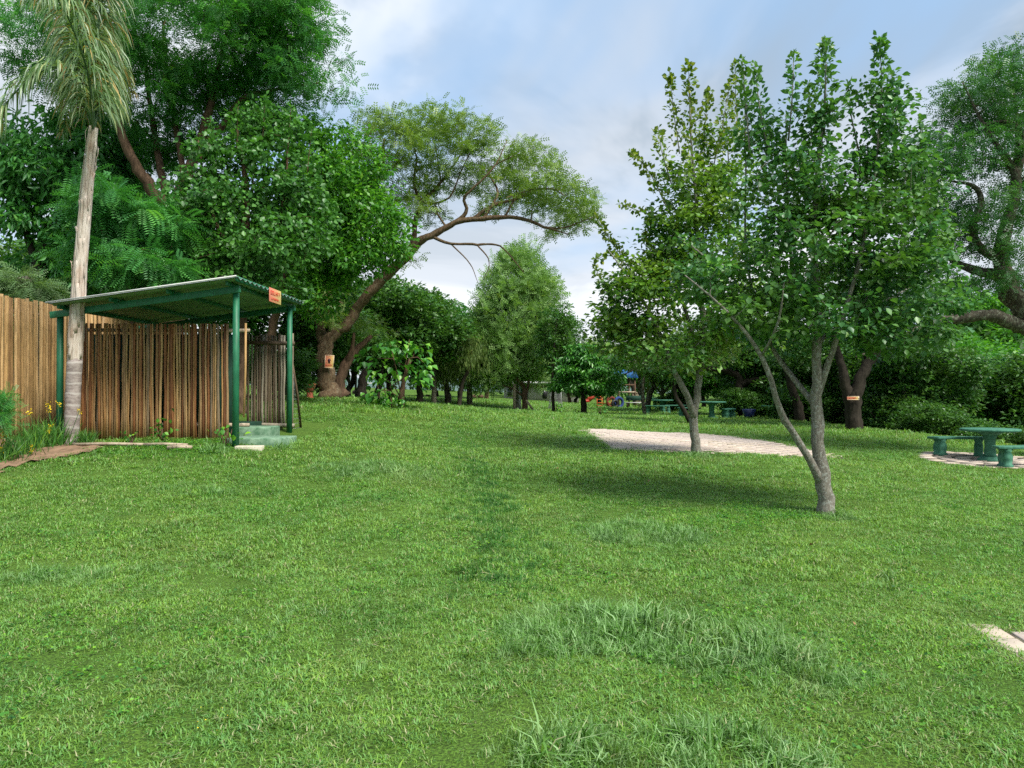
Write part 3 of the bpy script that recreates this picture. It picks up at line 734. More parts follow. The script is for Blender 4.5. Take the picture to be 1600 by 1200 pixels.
# the old wheel track of darker, longer grass running up the middle
trk_c = coll_of('track_tufts', [blade_tuft('track_tuft_%d' % i, 30, 0.07, 0.085, 0.0058, 0.9, 70+i, M_track) for i in range(3)])
tp = []
tl = np.array([G(*q) for q in [(712, 652), (720, 680), (735, 705), (750, 740), (765, 775), (778, 815), (790, 865), (800, 920)]])
dt = np.array([16, 24, 34, 50, 70, 90, 110, 50.0])
for i in range(len(tl)-1):
    L = np.linalg.norm(tl[i+1, :2]-tl[i, :2]); n = int(L*1.0*(dt[i]+dt[i+1])/2*.85); f = rng.random(n)[:, None]
    q = tl[i, :2]*(1-f)+tl[i+1, :2]*f + np.column_stack([rng.normal(0, .21, n), rng.normal(0, .25, n)])
    tp.append(np.column_stack([q, rng.uniform(.4, 1.1, n)]))
tp.append(patch(1010, 715, 70, 18, 30, .8)); tp.append(patch(470, 655, 40, 10, 14, .8))
TP = np.concatenate(tp); n = len(TP)
scatter('track_grass', np.column_stack([TP[:, 0], TP[:, 1], TZ(TP[:, 0], TP[:, 1])]), np.column_stack([rng.normal(0, .15, n), rng.normal(0, .15, n), rng.uniform(0, 6.28, n)]),
        TP[:, 2]*1.0, rng.integers(0, 3, n), trk_c, 'darker green strip of taller grass along the middle of the lawn')
# low clover-like leaves and a few dry leaves on the lawn
def leaf_patch(seed, nb, h, w, m, name):
    r = np.random.default_rng(seed); p = np.column_stack([r.normal(0, .07, nb), r.normal(0, .07, nb), r.uniform(.008, h, nb)])
    V, F, v = stamp(t_leaf(0.8), p, np.column_stack([r.normal(0, 1, (nb, 2)), r.normal(0, .3, nb)]), np.column_stack([r.normal(0, .35, (nb, 2)), np.ones(nb)]), w*r.uniform(.6, 1.3, nb), r.random(nb))
    me = mesh_np(name, V, F, v); me.materials.append(m); return bpy.data.objects.new(name, me)
clo_c = coll_of('clover_bits', [leaf_patch(90+i, 26, .035, .019, M_leaf_bright, 'clover_%d' % i) for i in range(3)])
x, y = wedge(2.4, 11, 9); k = np.sin(x*1.3+2)*np.sin(y*1.1)+rng.normal(0, .3, len(x)) > 0.15; x, y = x[k], y[k]
x2, y2 = [], []
for px, py, w in [(1120, 815, 60), (1190, 800, 60), (250, 705, 90), (300, 700, 60)]:
    q = patch(px, py, w, 14, 60, 1); x2.append(q[:, 0]); y2.append(q[:, 1])
x = np.concatenate([x]+x2); y = np.concatenate([y]+y2); n = len(x)
scatter('clover', np.column_stack([x, y, TZ(x, y)+.006]), np.column_stack([np.zeros(n), np.zeros(n), rng.uniform(0, 6.28, n)]), rng.uniform(.8, 1.5, n), rng.integers(0, 3, n), clo_c, 'low clover and creeping weeds among the lawn grass', 'weeds')
M_dryleaf = simple_mat('dry_leaf', (0.16, 0.08, 0.04), (0.26, 0.17, 0.08), 3, .8)
dry_c = coll_of('dry_bits', [leaf_patch(95, 1, .03, .035, M_dryleaf, 'dry_a'), leaf_patch(96, 1, .03, .028, M_dryleaf, 'dry_b')])
x, y = wedge(2.6, 14, 0.22); n = len(x)
scatter('fallen_leaves', np.column_stack([x, y, TZ(x, y)+.012]), np.column_stack([rng.normal(0, .3, n), rng.normal(0, .3, n), rng.uniform(0, 6.28, n)]), rng.uniform(.7, 1.3, n), rng.integers(0, 2, n), dry_c, 'small brown fallen leaves scattered on the lawn', 'leaves')

yf_c = coll_of('yellow_bits', [leaf_patch(97, 2, .035, .011, M_flower, 'yf_a')])
q = [patch(px, py, w, 12, d, 1) for px, py, w, d in [(280, 1140, 110, 30), (380, 1110, 80, 12), (60, 1160, 60, 8), (500, 1070, 200, 1.5), (1080, 1030, 200, 3)]]
q = np.concatenate(q); n = len(q)
scatter('lawn_flowers', np.column_stack([q[:, 0], q[:, 1], TZ(q[:, 0], q[:, 1])+.012]), np.column_stack([np.zeros(n), np.zeros(n), rng.uniform(0, 6.28, n)]), rng.uniform(.7, 1.2, n), np.zeros(n, int), yf_c, 'tiny yellow flowers dotted in the foreground lawn', 'flowers')

# ================================================================== POLE FENCES AND SHELTER
def pole_meshes(h, r, m, seeds, bend=0.02):
    out = []
    for s in seeds:
        q = np.random.default_rng(s); z = np.linspace(0, 1, 6)
        x = np.cumsum(q.normal(0, bend*.5, 6)); x -= np.linspace(x[0], x[-1], 6)*0.8
        yb = np.cumsum(q.normal(0, bend*.3, 6)); yb -= np.linspace(yb[0], yb[-1], 6)*.9
        mb = MB(); mb.tube(np.column_stack([x, yb, z*h]), r*np.linspace(1.08, .88, 6)*q.uniform(.9, 1.1, 6), 6)
        me = mb.mesh('pole', smooth=False); me.materials.append(m); out.append(me)
    return out
def pole_run(root, a, b, zt, zb, r, meshes, h, gap=1.0, jt=0.03, jb=0.03):
    """upright poles side by side between a and b, as children"""
    L = math.hypot(b[0]-a[0], b[1]-a[1]); ux, uy = (b[0]-a[0])/L, (b[1]-a[1])/L; s = 0.0; k = 0
    while s < L:
        rs = random.uniform(.78, 1.2); x, y = a[0]+ux*s, a[1]+uy*s
        z0 = zb(s/L)+random.uniform(-jb, jb); z1 = zt(s/L)+random.uniform(-jt, jt)
        link('pole', meshes[k % len(meshes)], None, root, (x-root.location[0], y-root.location[1], z0-root.location[2]),
             (random.gauss(0, .006), random.gauss(0, .006), random.uniform(-0.5, .5)), (rs, rs, (z1-z0)/h))
        s += r*2*rs*gap*random.uniform(.93, 1.08); k += 1
# --- tall golden screen fence on the left
fa, fb = P(-60, 450, 13.1)[:2], P(262, 503, 19.6)[:2]
f1 = empty('pole_fence', on(*fa), label='tall golden screen fence of thin upright poles behind the palm and flower bed', cat='fence')
pm = pole_meshes(2.6, .037, M_pole_fence, range(8), .010)
pole_run(f1, fa, fb, lambda t: P(0, 462, 14.1)[2] - 0.04*t, lambda t: float(TZ(fa[0]+(fb[0]-fa[0])*t, fa[1]+(fb[1]-fa[1])*t)[0])-.05, .037, pm, 2.6, gap=1.12)
rr = MB(); za = P(0, 462, 14.1)[2]
for dz in (-.25, -2.2): rr.tube([(fa[0]-.09, fa[1], za+dz), (fb[0]-.09, fb[1], za+dz-.04)], .035, 6)
shift(rr, f1.location); rr.build('rail', M_timber, f1)

# --- shelter frame
PR_F = np.array([*P(368, 697, 13.5)[:2]]); PR_B = np.array([*P(452, 690, 16.4)[:2]]); PL_F = np.array([*P(93, 692, 13.9)[:2]])
PL_B = PL_F + (PR_B-PR_F)
zr = P(370, 449, 13.5)[2]; zl = P(95, 487, 13.9)[2]
sh = empty('shelter', on(*((PR_F+PL_B)/2)), label='green post shelter with sloping corrugated metal roof', cat='shelter')
o0 = np.array(sh.location)
def gz1(p): return float(TZ(p[0], p[1])[0])
for p, zt in ((PR_F, zr), (PR_B, zr), (PL_F, zl), (PL_B, zl)):
    m = MB(); z0 = gz1(p)-.1; m.tube([np.array([p[0], p[1], z0])-o0, np.array([p[0], p[1], (z0+zt)/2])-o0, np.array([p[0], p[1], zt-.05])-o0], [.060, .058, .056], 16)
    m.build('post', M_green_paint, sh, smooth=True)
ux = (PR_F-PL_F)/np.linalg.norm(PR_F-PL_F); uy = (PR_B-PR_F)/np.linalg.norm(PR_B-PR_F)
def rp(s, t, dz=0.0):
    """point on the roof: s along the slope from left post (0) to right post (1), t front to back"""
    q = PL_F + (PR_F-PL_F)*s + (PR_B-PR_F)*t
    return np.array([q[0], q[1], zl+(zr-zl)*s+dz-.10])-o0
for t in (0.0, 1.0):
    m = MB(); m.beam(rp(-.045, t, .05) + np.array([0, -.07 if t == 0 else .07, 0]), rp(1.03, t, .05) + np.array([0, -.07 if t == 0 else .07, 0]), .05, .12); m.build('beam', M_green_paint, sh, bevel=.004)
for s in (.045, .34, .66, .985):
    m = MB(); m.beam(rp(s, -.10, .14), rp(s, 1.12, .14), .05, .07); m.build('rafter', M_green_paint, sh, bevel=.003)
m = MB(); m.beam(rp(1.045, -.13, .185), rp(1.045, 1.13, .185), .022, .09); m.build('barge_board', M_green_paint, sh)
M_lining = simple_mat('green_grey_underside', (0.20, 0.31, 0.21), (0.11, 0.21, 0.13), 3, .5, stretch=(.3, 3, 3))
# corrugated sheets: ribs run along the slope
nr = 17; prof = []
tv = np.linspace(-.14, 1.14, nr*4+1)
Wp = float(np.linalg.norm(PR_B-PR_F)); wav = 0.024*np.sin(np.arange(len(tv))*math.pi/2+.3)
for sidx in range(4):
    t0, t1 = sidx*17, sidx*17+19 if sidx < 3 else 68
    tt = tv[t0:t1+1]; ww = wav[t0:t1+1] + (0.002*sidx)
    V = []; F = []; ns = 7; Ls = np.linspace(.015, 1.055, ns)
    for lay in (0, 1):
        for s in Ls:
            for a_, b_ in zip(tt, ww): V.append(rp(s, a_, .192+b_ - 0.0025*lay))
    k = len(tt); q = ns*k
    for i in range(ns-1):
        for j in range(k-1):
            F.append((i*k+j, i*k+j+1, (i+1)*k+j+1, (i+1)*k+j)); F.append((q+i*k+j, q+(i+1)*k+j, q+(i+1)*k+j+1, q+i*k+j+1))
    for i in (0, ns-1):
        for j in range(k-1): F.append((i*k+j, q+i*k+j, q+i*k+j+1, i*k+j+1))
    Va = np.array(V); m = MB(); m.add(V, F); so = m.build('roof_sheet', M_zinc, sh)
    m = MB(); m.add(Va[q:]-[0, 0, .0035], [tuple(k_-q for k_ in f) for f in F if min(f) >= q]); m.build('roof_lining', M_lining, sh)
m = MB(); m.beam(rp(.01, -.165, .205), rp(1.06, -.165, .205), .02, .022); m.build('roof_edge_trim', M_pale, sh)
# green painted soffit colour of the sheets' underside
# --- front pole screen under the roof
sa, sb = P(126, 600, 14.35), P(358, 600, 14.35)
zs_t, zs_b = P(200, 505, 14.35)[2], P(300, 692, 14.35)[2]
f2 = empty('pole_screen', on(sa[0], sa[1]), label='brown stained pole screen under the metal roof, gaps between its poles', cat='screen')
pm2 = pole_meshes(2.2, .0225, M_pole_front, range(20, 34), .016)
pole_run(f2, sa, sb, lambda t: zs_t-.02*t, lambda t: zs_b+.05-.05*t, .0225, pm2, 2.2, gap=1.02, jt=.012, jb=.035)
m = MB(); b0 = np.array(f2.location)
m.tube([np.array([sa[0], sa[1]+.09, zs_t-.12])-b0, np.array([sb[0]+.35, sb[1]+.09, zs_t-.13])-b0], .035, 8); m.build('rail', M_timber, f2)
m = MB(); m.tube([np.array([sa[0], sa[1]+.09, zs_b+.35])-b0, np.array([sb[0]+.35, sb[1]+.09, zs_b+.33])-b0], .035, 8); m.build('rail', M_timber, f2)
m = MB(); m.box(np.array([(sa[0]+sb[0])/2, sa[1]+.30, zs_b+1.0])-b0, (sb[0]-sa[0]-.1, .03, 2.1)); m.build('gap_shade_sheet', M_dark_green, f2)  # dark sheet added behind the poles to stand for shade in the gaps
tp_ = P(384, 505, 14.3); bt_ = P(381, 652, 14.3)
m = MB(); m.tube([bt_-b0, (tp_+bt_)/2+np.array([.012, 0, 0])-b0, tp_-b0], .02, 7); m.build('corner_pole', M_pole_fence, f2)
# --- grey weathered side screen, further back
ga, gb = P(388, 600, 16.75), P(458, 600, 16.75); zg_t, zg_b = P(420, 523, 16.75)[2], P(420, 666, 16.75)[2]
f3 = empty('pole_screen', on(ga[0], ga[1]), label='weathered grey pole screen with two cross rails behind the right shelter posts', cat='screen'); g0 = np.array(f3.location)
pole_run(f3, ga, gb, lambda t: zg_t, lambda t: zg_b-.06, .026, pole_meshes(1.95, .026, M_pole_grey, range(50, 58), .014), 1.95, gap=1.12)
for yy in (535, 663):
    l, r_ = P(384, yy, 16.62)-g0, P(460, yy+2, 16.62)-g0; m = MB(); m.tube([l, (l+r_)/2, r_], [.045, .04, .043], 8, jit=.04); m.build('rail', M_pole_grey, f3)
# screen joining the two at the back of the shelter
ha, hb = np.array([sb[0]+.02, sb[1]+.9]), np.array([ga[0], ga[1]])
# --- plinth, steps, blocks and loose timbers
gzs = lambda p: float(TZ(p[0], p[1])[0])
m = MB(); c = P(215, 690, 14.6); zb = min(gzs(P(130, 690, 14.6)), gzs(P(350, 690, 14.6)))
m.box((0, 0, .0), (sb[0]-sa[0]+.15, 2.0, .36)); tag(m.build('plinth', M_dark_green, None, loc=(c[0]+.25, 15.6, zb+.06), bevel=.015), 'dark green concrete plinth beneath the brown pole screen', 'plinth')
a_ = P(375, 668, 14.6); b_ = P(415, 668, 14.6)
st = G(398, 690); m = MB(); m.box((0, 0, 0), (.75, .9, .62)); tag(m.build('concrete_step', M_green_step, None, loc=(P(388, 680, 14.9)[0], 15.25, P(388, 668, 14.8)[2]-.31), bevel=.02), 'upper green concrete step block beside the brown pole screen', 'step')
m = MB(); m.box((0, 0, 0), (.98, .95, .26)); tag(m.build('concrete_step', M_green_step, None, loc=(P(410, 688, 14.2)[0], 14.2, P(410, 685, 13.9)[2]-.12), rot=(0, 0, -.06), bevel=.02), 'low pale green concrete slab step between the two right shelter posts', 'step')
m = MB(); m.box((0, 0, 0), (.46, .22, .20)); o = m.build('concrete_block', M_cream, None, loc=(P(388, 702, 13.35)[0], 13.42, P(388, 698, 13.3)[2]-.09), rot=(0, 0, .05), bevel=.012)
tag(o, 'cream concrete block lying before the green slab step', 'block')
m = MB(); m.box((0, 0, 0), (.16, .02, .06)); m.build('recess_shade', M_joint, o, loc=(-.04, -.108, .02))  # no hollow cut: a dark box on the face stands for its shade
for (p0, p1, r0, lb) in [((113, 682, 13.4), (232, 692, 13.3), .028, 'thin bleached log edging at the foot of the palm'), ((225, 690, 13.3), (293, 696, 13.2), .03, 'short bleached log edging before the dark plinth'),
                     ((262, 699, 13.0), (300, 702, 13.0), .035, 'stubby pale timber offcut in the grass left of the front post')]:
    a_, b_ = P(*p0), P(*p1); a_[2] = gzs(a_)+.05; b_[2] = gzs(b_)+.05; m = MB(); c_ = (a_+b_)/2
    m.tube([a_-c_, (a_+b_)/2-c_+[0, 0, .012], b_-c_], [r0, r0*1.05, r0*.95], 8, jit=.05); tag(m.build('edging_log', M_timber, None, loc=c_), lb, 'log')
# leaning wire frame to the right of the shelter
l0, l1 = P(456, 562, 16.9), G(470, 668); wf = empty('wire_frame', on(l1[0], l1[1]), label='leaning grey pole with wire mesh beside the grey pole screen', cat='wire frame'); w0 = np.array(wf.location)
m = MB(); m.tube([l1-w0, (l0+l1)/2-w0+[.02, 0, 0], l0-w0], [.03, .027, .024], 7); m.build('pole', M_pole_grey, wf)
m = MB(); bl_ = np.array([P(457, 668, 16.9)[0], 16.9, l1[2]])
for i in range(15):
    t = i/14; m.tube([l1*(1-t)+l0*t-w0, bl_*(1-t)+l0*t+np.array([-.02, 0, 0])-w0], .003, 3)
for i in range(5):
    t = i/4; m.tube([(l1*(1-t)+bl_*t)-w0, l0-w0], .003, 3)
m.build('wire_mesh', M_wire, wf)

# --- signs
def plate(name, w, h, loc, rot, label, marks, m=None, thick=.008):
    r = MB(); r.box((0, 0, 0), (w, thick, h)); o = r.build(name, m or M_sign, None, loc=loc, rot=rot, bevel=.002); tag(o, label, 'sign')
    for nm, mt_, shapes in marks:
        q = MB()
        for sh_ in shapes:
            if len(sh_) == 4: x, z, a, b = sh_; q.box((x, -thick/2-.0025, z), (a, .003, b))
            else:
                V = [(x, -thick/2-.001, z) for x, z in sh_[0]] + [(x, -thick/2-.004, z) for x, z in sh_[0]]; k = len(sh_[0])
                q.add(V, [tuple(range(k, 2*k))] + [(i, (i+1) % k, k+(i+1) % k, k+i) for i in range(k)])
        q.build(nm, mt_, o)
    return o
def glyphs(x0, x1, z, h, n, seed):
    r = random.Random(seed); out = []; w = (x1-x0)/n
    for i in range(n):
        x = x0+w*(i+.5); k = r.randint(0, 3)
        out.append((x-w*.28, z, w*.16, h))
        if k == 0: out += [(x+w*.05, z+h*.4, w*.5, h*.17), (x+w*.05, z, w*.45, h*.15)]
        elif k == 1: out += [(x+w*.28, z, w*.16, h), (x, z-h*.42, w*.45, h*.16), (x, z+h*.42, w*.45, h*.16)]
        elif k == 2: out += [(x+w*.05, z-h*.42, w*.5, h*.16)]
        else: out += [(x+w*.28, z, w*.16, h), (x, z, w*.45, h*.15)]
    return out
sp0 = rp(1.045, .52, .13)+o0
edge_ang = math.atan2(PR_B[1]-PR_F[1], PR_B[0]-PR_F[0])
plate('shelter_sign', .66, .27, (sp0[0]+.03, sp0[1]-.02, sp0[2]-.02), (0, 0, edge_ang), 'small faded orange and yellow sign on the roof edge of the shelter', [('lettering', M_ink_red, glyphs(-.28, .28, .045, .08, 6, 3)+glyphs(-.24, .24, -.07, .045, 9, 5))])
# the sign on the forked tree is placed with that tree below

# ================================================================== PICNIC SETS
def picnic_table(loc, label, group=None, r=.63, h=.76, rz=0):
    t = empty('picnic_table', loc, rz, label=label, cat='table', group=group)
    m = MB(); m.lathe([(r-.03, h-.065), (r, h-.05), (r, h-.012), (r-.03, h)], n=40); o = m.build('tabletop', M_green_conc, t, bevel=0)
    m = MB(); m.lathe([(.15, .10), (.125, .16), (.115, .35), (.12, .52), (.15, .58), (.14, .60), (.22, .64), (.34, h-.066)], n=20); m.build('pedestal', M_green_conc, t, smooth=True)
    m = MB(); m.lathe([(.27, -.05), (.27, .05), (.22, .07), (.20, .10)], n=20); m.build('base', M_green_conc, t)
    return t
def bench(loc, rz, label, group=None, Rr=1.3, span=1.0, w=.36, h=.46):
    """curved slab bench, concave side towards local +Y"""
    t = empty('curved_bench', loc, rz, label=label, cat='bench', group=group)
    a = np.linspace(-span/2, span/2, 14); out = [((Rr+w/2)*math.sin(q), Rr-(Rr+w/2)*math.cos(q)) for q in a]; inn = [((Rr-w/2)*math.sin(q), Rr-(Rr-w/2)*math.cos(q)) for q in a[::-1]]
    m = MB(); poly = out+inn; n = len(out)
    for z0, z1, in ((h-.06, h),):
        V = [(x, y, z) for z in (z0, z1) for x, y in poly]; k = len(poly); F = [(i, (i+1) % k, k+(i+1) % k, k+i) for i in range(k)]
        for i in range(n-1): F.append((k+i, k+i+1, k+k-2-i, k+k-1-i)); F.append((i, k-1-i, k-2-i, i+1))
        m.add(V, F)
    m.build('seat', M_green_conc, t, bevel=.012)
    for sg in (-1, 1):
        q = sg*span*.34; cx_, cy_ = Rr*math.sin(q), Rr-Rr*math.cos(q); m = MB()
        pr = [(.0, .17, .11), (.05, .17, .11), (.07, .135, .09), (.16, .155, .10), (.25, .16, .10), (.33, .12, .08), (h-.06, .16, .11)]
        V = []; F = []; k = 8
        for z, hw, hd in pr:
            for x, y in ((-1, -.6), (-.7, -1), (.7, -1), (1, -.6), (1, .6), (.7, 1), (-.7, 1), (-1, .6)): V.append((x*hd, y*hw, z-.03 if z == 0 else z))
        for i in range(len(pr)-1):
            for j in range(k): F.append((i*k+j, i*k+(j+1) % k, (i+1)*k+(j+1) % k, (i+1)*k+j))
        F.append(tuple(range(k-1, -1, -1))); F.append(tuple((len(pr)-1)*k+j for j in range(k)))
        m.add(V, F); m.build('leg', M_green_conc, t, loc=(cx_, cy_, 0), rot=(0, 0, q))
    return t
GT = 'green concrete picnic tables'; GB = 'green concrete benches round the picnic tables'
T0 = picnic_table(on(ring_c[0], ring_c[1], .01), 'round green concrete table on the stone circle at the right edge', GT, r=.63)
b1 = P(1497, 700, 19.0); d = ring_c-b1[:2]
B0 = bench(on(b1[0], b1[1], .01), math.atan2(d[1], d[0])-math.pi/2-.55, 'green curved concrete bench left of the table on the stone circle', GB)
b2 = P(1598, 700, 17.0)
bench_b = clone(B0, on(b2[0], b2[1], .01), math.atan2(ring_c[1]-b2[1], ring_c[0]-b2[0])-math.pi/2+.35, label='green curved concrete bench in front of the table on the stone circle')
def set_at(px, py, Y, lab, benches, s=1.0, r0=0):
    p = P(px, py, Y); c = clone(T0, on(p[0], p[1]), r0, s, label=lab)
    for dx, dy, rz, lb in benches: clone(B0, on(p[0]+dx, p[1]+dy), rz, s, label=lb)
set_at(1112, 654, 34, 'round green concrete table behind the patio, seen between the two grey trunks',
       [(-.95, .5, -math.pi/2+.5, 'green bench behind the patio, tucked behind the pale grey trunk'), (.95, .45, math.pi/2-.6, 'green bench behind the patio, beside the navy pot')])
set_at(1035, 645, 44, 'green table of the far picnic set left of the patio trees',
       [(-.55, -.9, -.5, 'far green bench at the left end of the distant picnic set'), (.6, -.8, .3, 'far green bench in front of the distant picnic set')])
set_at(1023, 640, 52, 'small green table furthest back near the playground', [], 1.0)
set_at(1210, 650, 36, 'dim concrete table in the shade under the trees behind the forked limb', [], 1.0)
p = P(1170, 655, 35); m = MB(); m.lathe([(.17, 0), (.22, .08), (.30, .38), (.27, .42), (.24, .41)], n=18)
tag(m.build('garden_pot', M_navy, None, loc=on(p[0], p[1], .0)), 'dark navy glazed pot standing right of the patio picnic table', 'pot')
# terracotta urn by the leaning tree
p = P(484, 621, min(float(G(484, 621)[1]), 29.0)); u = empty('garden_urn', on(p[0], p[1]), label='red terracotta urn on a short stand left of the leaning tree', cat='urn')
m = MB(); m.lathe([(.14, 0), (.15, .03), (.11, .10), (.13, .20), (.12, .22)], n=16); m.build('stand', M_terracotta, u)
m = MB(); m.lathe([(.11, .22), (.17, .30), (.23, .50), (.25, .56), (.22, .56), (.18, .50)], n=16); m.build('bowl', M_terracotta, u)
m = MB(); m.lathe([(.0, .52), (.17, .52)], n=12); m.build('soil', M_soil, u)
# log bench, posts, stone heap
p = G(562, 619); m = MB(); m.tube([(-.55, 0, .28), (0, 0, .27), (.55, 0, .24)], [.16, .17, .15], 9, jit=.06)
lg = m.build('log_bench', M_bark_dark, None, loc=on(p[0], p[1], 0), rot=(0, 0, -.25)); tag(lg, 'dark fallen log bench right of the leaning tree base', 'log bench')
for sx in (-.4, .4):
    m = MB(); m.box((0, 0, 0), (.14, .3, .22)); m.build('leg', M_bark_dark, lg, loc=(sx, 0, .06))
for px, py, h, lb in [(570, 607, .95, 'pale short post behind the log bench'), (1057, 0, 0, '')][:1]:
    p = G(px, 614); m = MB(); m.box((0, 0, h/2), (.14, .1, h)); m.box((.35, 0, h-.06), (.6, .09, .1)); tag(m.build('white_post', M_pale, None, loc=on(p[0], p[1])), lb, 'post')
def rock_pile(px, py, n, s, label, m_):
    p = G(px, py); rt = empty('rock_pile', on(p[0], p[1]), label=label, cat='rocks')
    for i in range(n):
        m = MB(); pr = [(.02, 0), (.5, .08), (.62, .3), (.45, .6), (.1, .75)]; m.lathe([(a*s*random.uniform(.8, 1.2), b*s*random.uniform(.8, 1.1)) for a, b in pr], n=8, sx=random.uniform(.8, 1.4))
        m.build('rock', m_, rt, loc=(random.uniform(-1, 1)*s*n*.35, random.uniform(-.6, .6)*s, random.uniform(-.05, .1)*s), rot=(random.uniform(-.2, .2), random.uniform(-.2, .2), random.uniform(0, 3)))
rock_pile(660, 621, 5, .3, 'dark heap of stones on the lawn beyond the big leaf shrub', M_bark_dark)
rock_pile(745, 622, 4, .45, 'low dark stump and rock heap under the drooping willow', M_bark_brown)

# ================================================================== PLAYGROUND, BUILDING, BIN, CAGE
Yp = 55.0
def pg(px, py, Y=Yp): return P(px, py, Y)
tw = pg(975, 632); tw0 = np.array(on(tw[0], Yp))
tower = empty('play_tower', tw0, .2, label='wooden climbing tower with blue pitched roof in the playground', cat='climbing frame')
for i, (x, y) in enumerate(((-.6, -.6), (.6, -.6), (.6, .6), (-.6, .6))):
    m = MB(); m.tube([(x, y, -.1), (x, y, 2.15)], .06, 8); m.build('post', M_bark_brown, tower)
m = MB(); m.box((0, 0, 1.1), (1.3, 1.3, .1)); m.build('platform', M_timber, tower)
for x0, y0, x1, y1 in ((-.6, -.6, .6, -.6), (.6, -.6, .6, .6), (-.6, .6, .6, .6)):
    m = MB(); m.beam((x0, y0, 1.6), (x1, y1, 1.6), .06, .10); m.build('guard_rail', M_bark_brown, tower)
m = MB(); m.add([(-.8, -.8, 2.1), (.8, -.8, 2.1), (.8, .8, 2.1), (-.8, .8, 2.1), (-.8, 0, 2.75), (.8, 0, 2.75)], [(0, 1, 5, 4), (2, 3, 4, 5), (1, 2, 5), (3, 0, 4), (3, 2, 1, 0)]); m.build('roof', M_blue, tower)
for i in range(7):
    m = MB(); x = -.55+i*.18; m.tube([(.65+.1, x, 1.1), (1.3, x*1.15, 0)], .02, 5); m.build('climbing_rope', M_timber, tower)
for i in range(5):
    m = MB(); t = (i+.5)/5; m.tube([(.75+.55*t, -.58, 1.1*(1-t)), (.75+.55*t, .58, 1.1*(1-t))], .035, 5); m.build('rung', M_bark_brown, tower)
sl0 = np.array(on(pg(931, 625)[0], 56)); sld = empty('slide', sl0, .3, label='red plastic slide at the left end of the playground', cat='slide')
m = MB(); pts = [(-.9, 0, .25), (-.5, 0, .3), (0, 0, .75), (.45, 0, 1.2), (.7, 0, 1.25)]
for i in range(4):
    m.beam(pts[i], pts[i+1], .5, .04)
m.build('chute', M_red, sld)
for sg in (-1, 1):
    m = MB()
    for i in range(4): m.beam(np.add(pts[i], (0, sg*.26, .08)), np.add(pts[i+1], (0, sg*.26, .08)), .03, .2)
    m.build('side_wall', M_red, sld)
m = MB(); [m.tube([(.62, y, 0), (.62, y, 1.2)], .03, 6) for y in (-.22, .22)]; m.build('leg', M_orange, sld)
# swing / ladder frames
sw0 = np.array(on(pg(940, 632)[0], 53)); sw = empty('swing_frame', sw0, 0, label='orange metal play frame with ladder ends beside the red slide', cat='play frame')
for x in (-.55, -.2, .5):
    m = MB(); m.tube([(x, -.02, 0), (x-(.15 if x > .4 else 0), 0, .78)], .025, 6); m.build('upright', M_orange, sw)
for z in (.12, .32, .55, .74):
    m = MB(); m.tube([(-.55, 0, z), (-.2, 0, z)], .022, 6); m.build('rung', M_orange, sw)
m = MB(); m.tube([(-.2, 0, .3), (.45, 0, .3)], .022, 6); m.build('cross_bar', M_orange, sw)
M_dred = simple_mat('faded_red_rubber', (0.20, 0.035, 0.02), (0.10, 0.02, 0.015), 6, .8); M_dblue = simple_mat('faded_blue_rubber', (0.02, 0.05, 0.20), (0.015, 0.03, 0.11), 6, .8)
def tyre(px, py, Y, mt_, label, r=.32):
    p = pg(px, py, Y); m = MB(); th = np.linspace(0, 2*math.pi, 19); V = []; F = []
    for a in th[:-1]:
        for b in np.linspace(0, 2*math.pi, 9)[:-1]: V.append(((r+.10*math.cos(b))*math.cos(a), .10*math.sin(b), (r+.10*math.cos(b))*math.sin(a)+r+.06))
    for i in range(18):
        for j in range(8): F.append((i*8+j, i*8+(j+1) % 8, ((i+1) % 18)*8+(j+1) % 8, ((i+1) % 18)*8+j))
    m.add(V, F); tag(m.build('rubber_ring', mt_, None, smooth=True, loc=on(p[0], Y), rot=(0, 0, .5)), label, 'tyre')
tyre(955, 628, 53, M_dred, 'upright red painted tyre standing left of the climbing tower'); tyre(967, 628, 53, M_dblue, 'upright blue painted tyre beside the red one')
tyre(961, 629, 52.5, M_black, 'black tyre lying between the red and blue ones', .22)
p = pg(994, 630, 52); bb = empty('slab_bench', on(p[0], 52), 0, label='dark green slatted bench between the playground and the thin leaning trunk', cat='bench')
m = MB(); m.box((0, 0, .42), (1.5, .4, .06)); m.build('seat', M_pale, bb)
m = MB(); m.box((0, .22, .72), (1.3, .05, .34)); m.build('backrest', M_dark_green, bb)
for sx in (-.6, .6):
    m = MB(); m.box((sx, 0, .2), (.08, .35, .42)); m.build('leg', M_bark_dark, bb)
# low building
bp = P(838, 629, 80); bz = float(TZ(bp[0], 80)[0]); BW = 8.0
bd = empty('low_building', (bp[0]+.6, 82, bz-.1), 0, label='low grey building with pale roof edge behind the trees in the centre', cat='building')
m = MB(); m.box((0, 1.5, 1.0), (BW, 3, 2.0)); m.build('wall', M_wall, bd)
m = MB(); m.box((0, 1.2, 2.12), (BW+.8, 4.2, .16)); m.build('roof', M_zinc, bd)
m = MB(); m.box((0, -.95, 2.1), (BW+.84, .06, .26)); m.build('fascia', M_pale, bd)
for x in (-3.1, 3.3):
    m = MB(); m.box((x, -.03, 1.1), (1.2, .08, .9)); w_ = m.build('window', M_pale, bd)
    for dx in (-.29, .29):
        m = MB(); m.box((x+dx, -.085, 1.1), (.50, .02, .78)); m.build('pane', M_glassd, w_)
m = MB(); m.box((-1.9, -.03, .9), (.9, .08, 1.8)); dr = m.build('door', M_dark_green, bd)
for x in (-.6, .9, 2.3):
    m = MB(); m.box((x, -.02, 1.0), (.05, .06, 1.95)); m.build('downpipe', M_pale, bd)
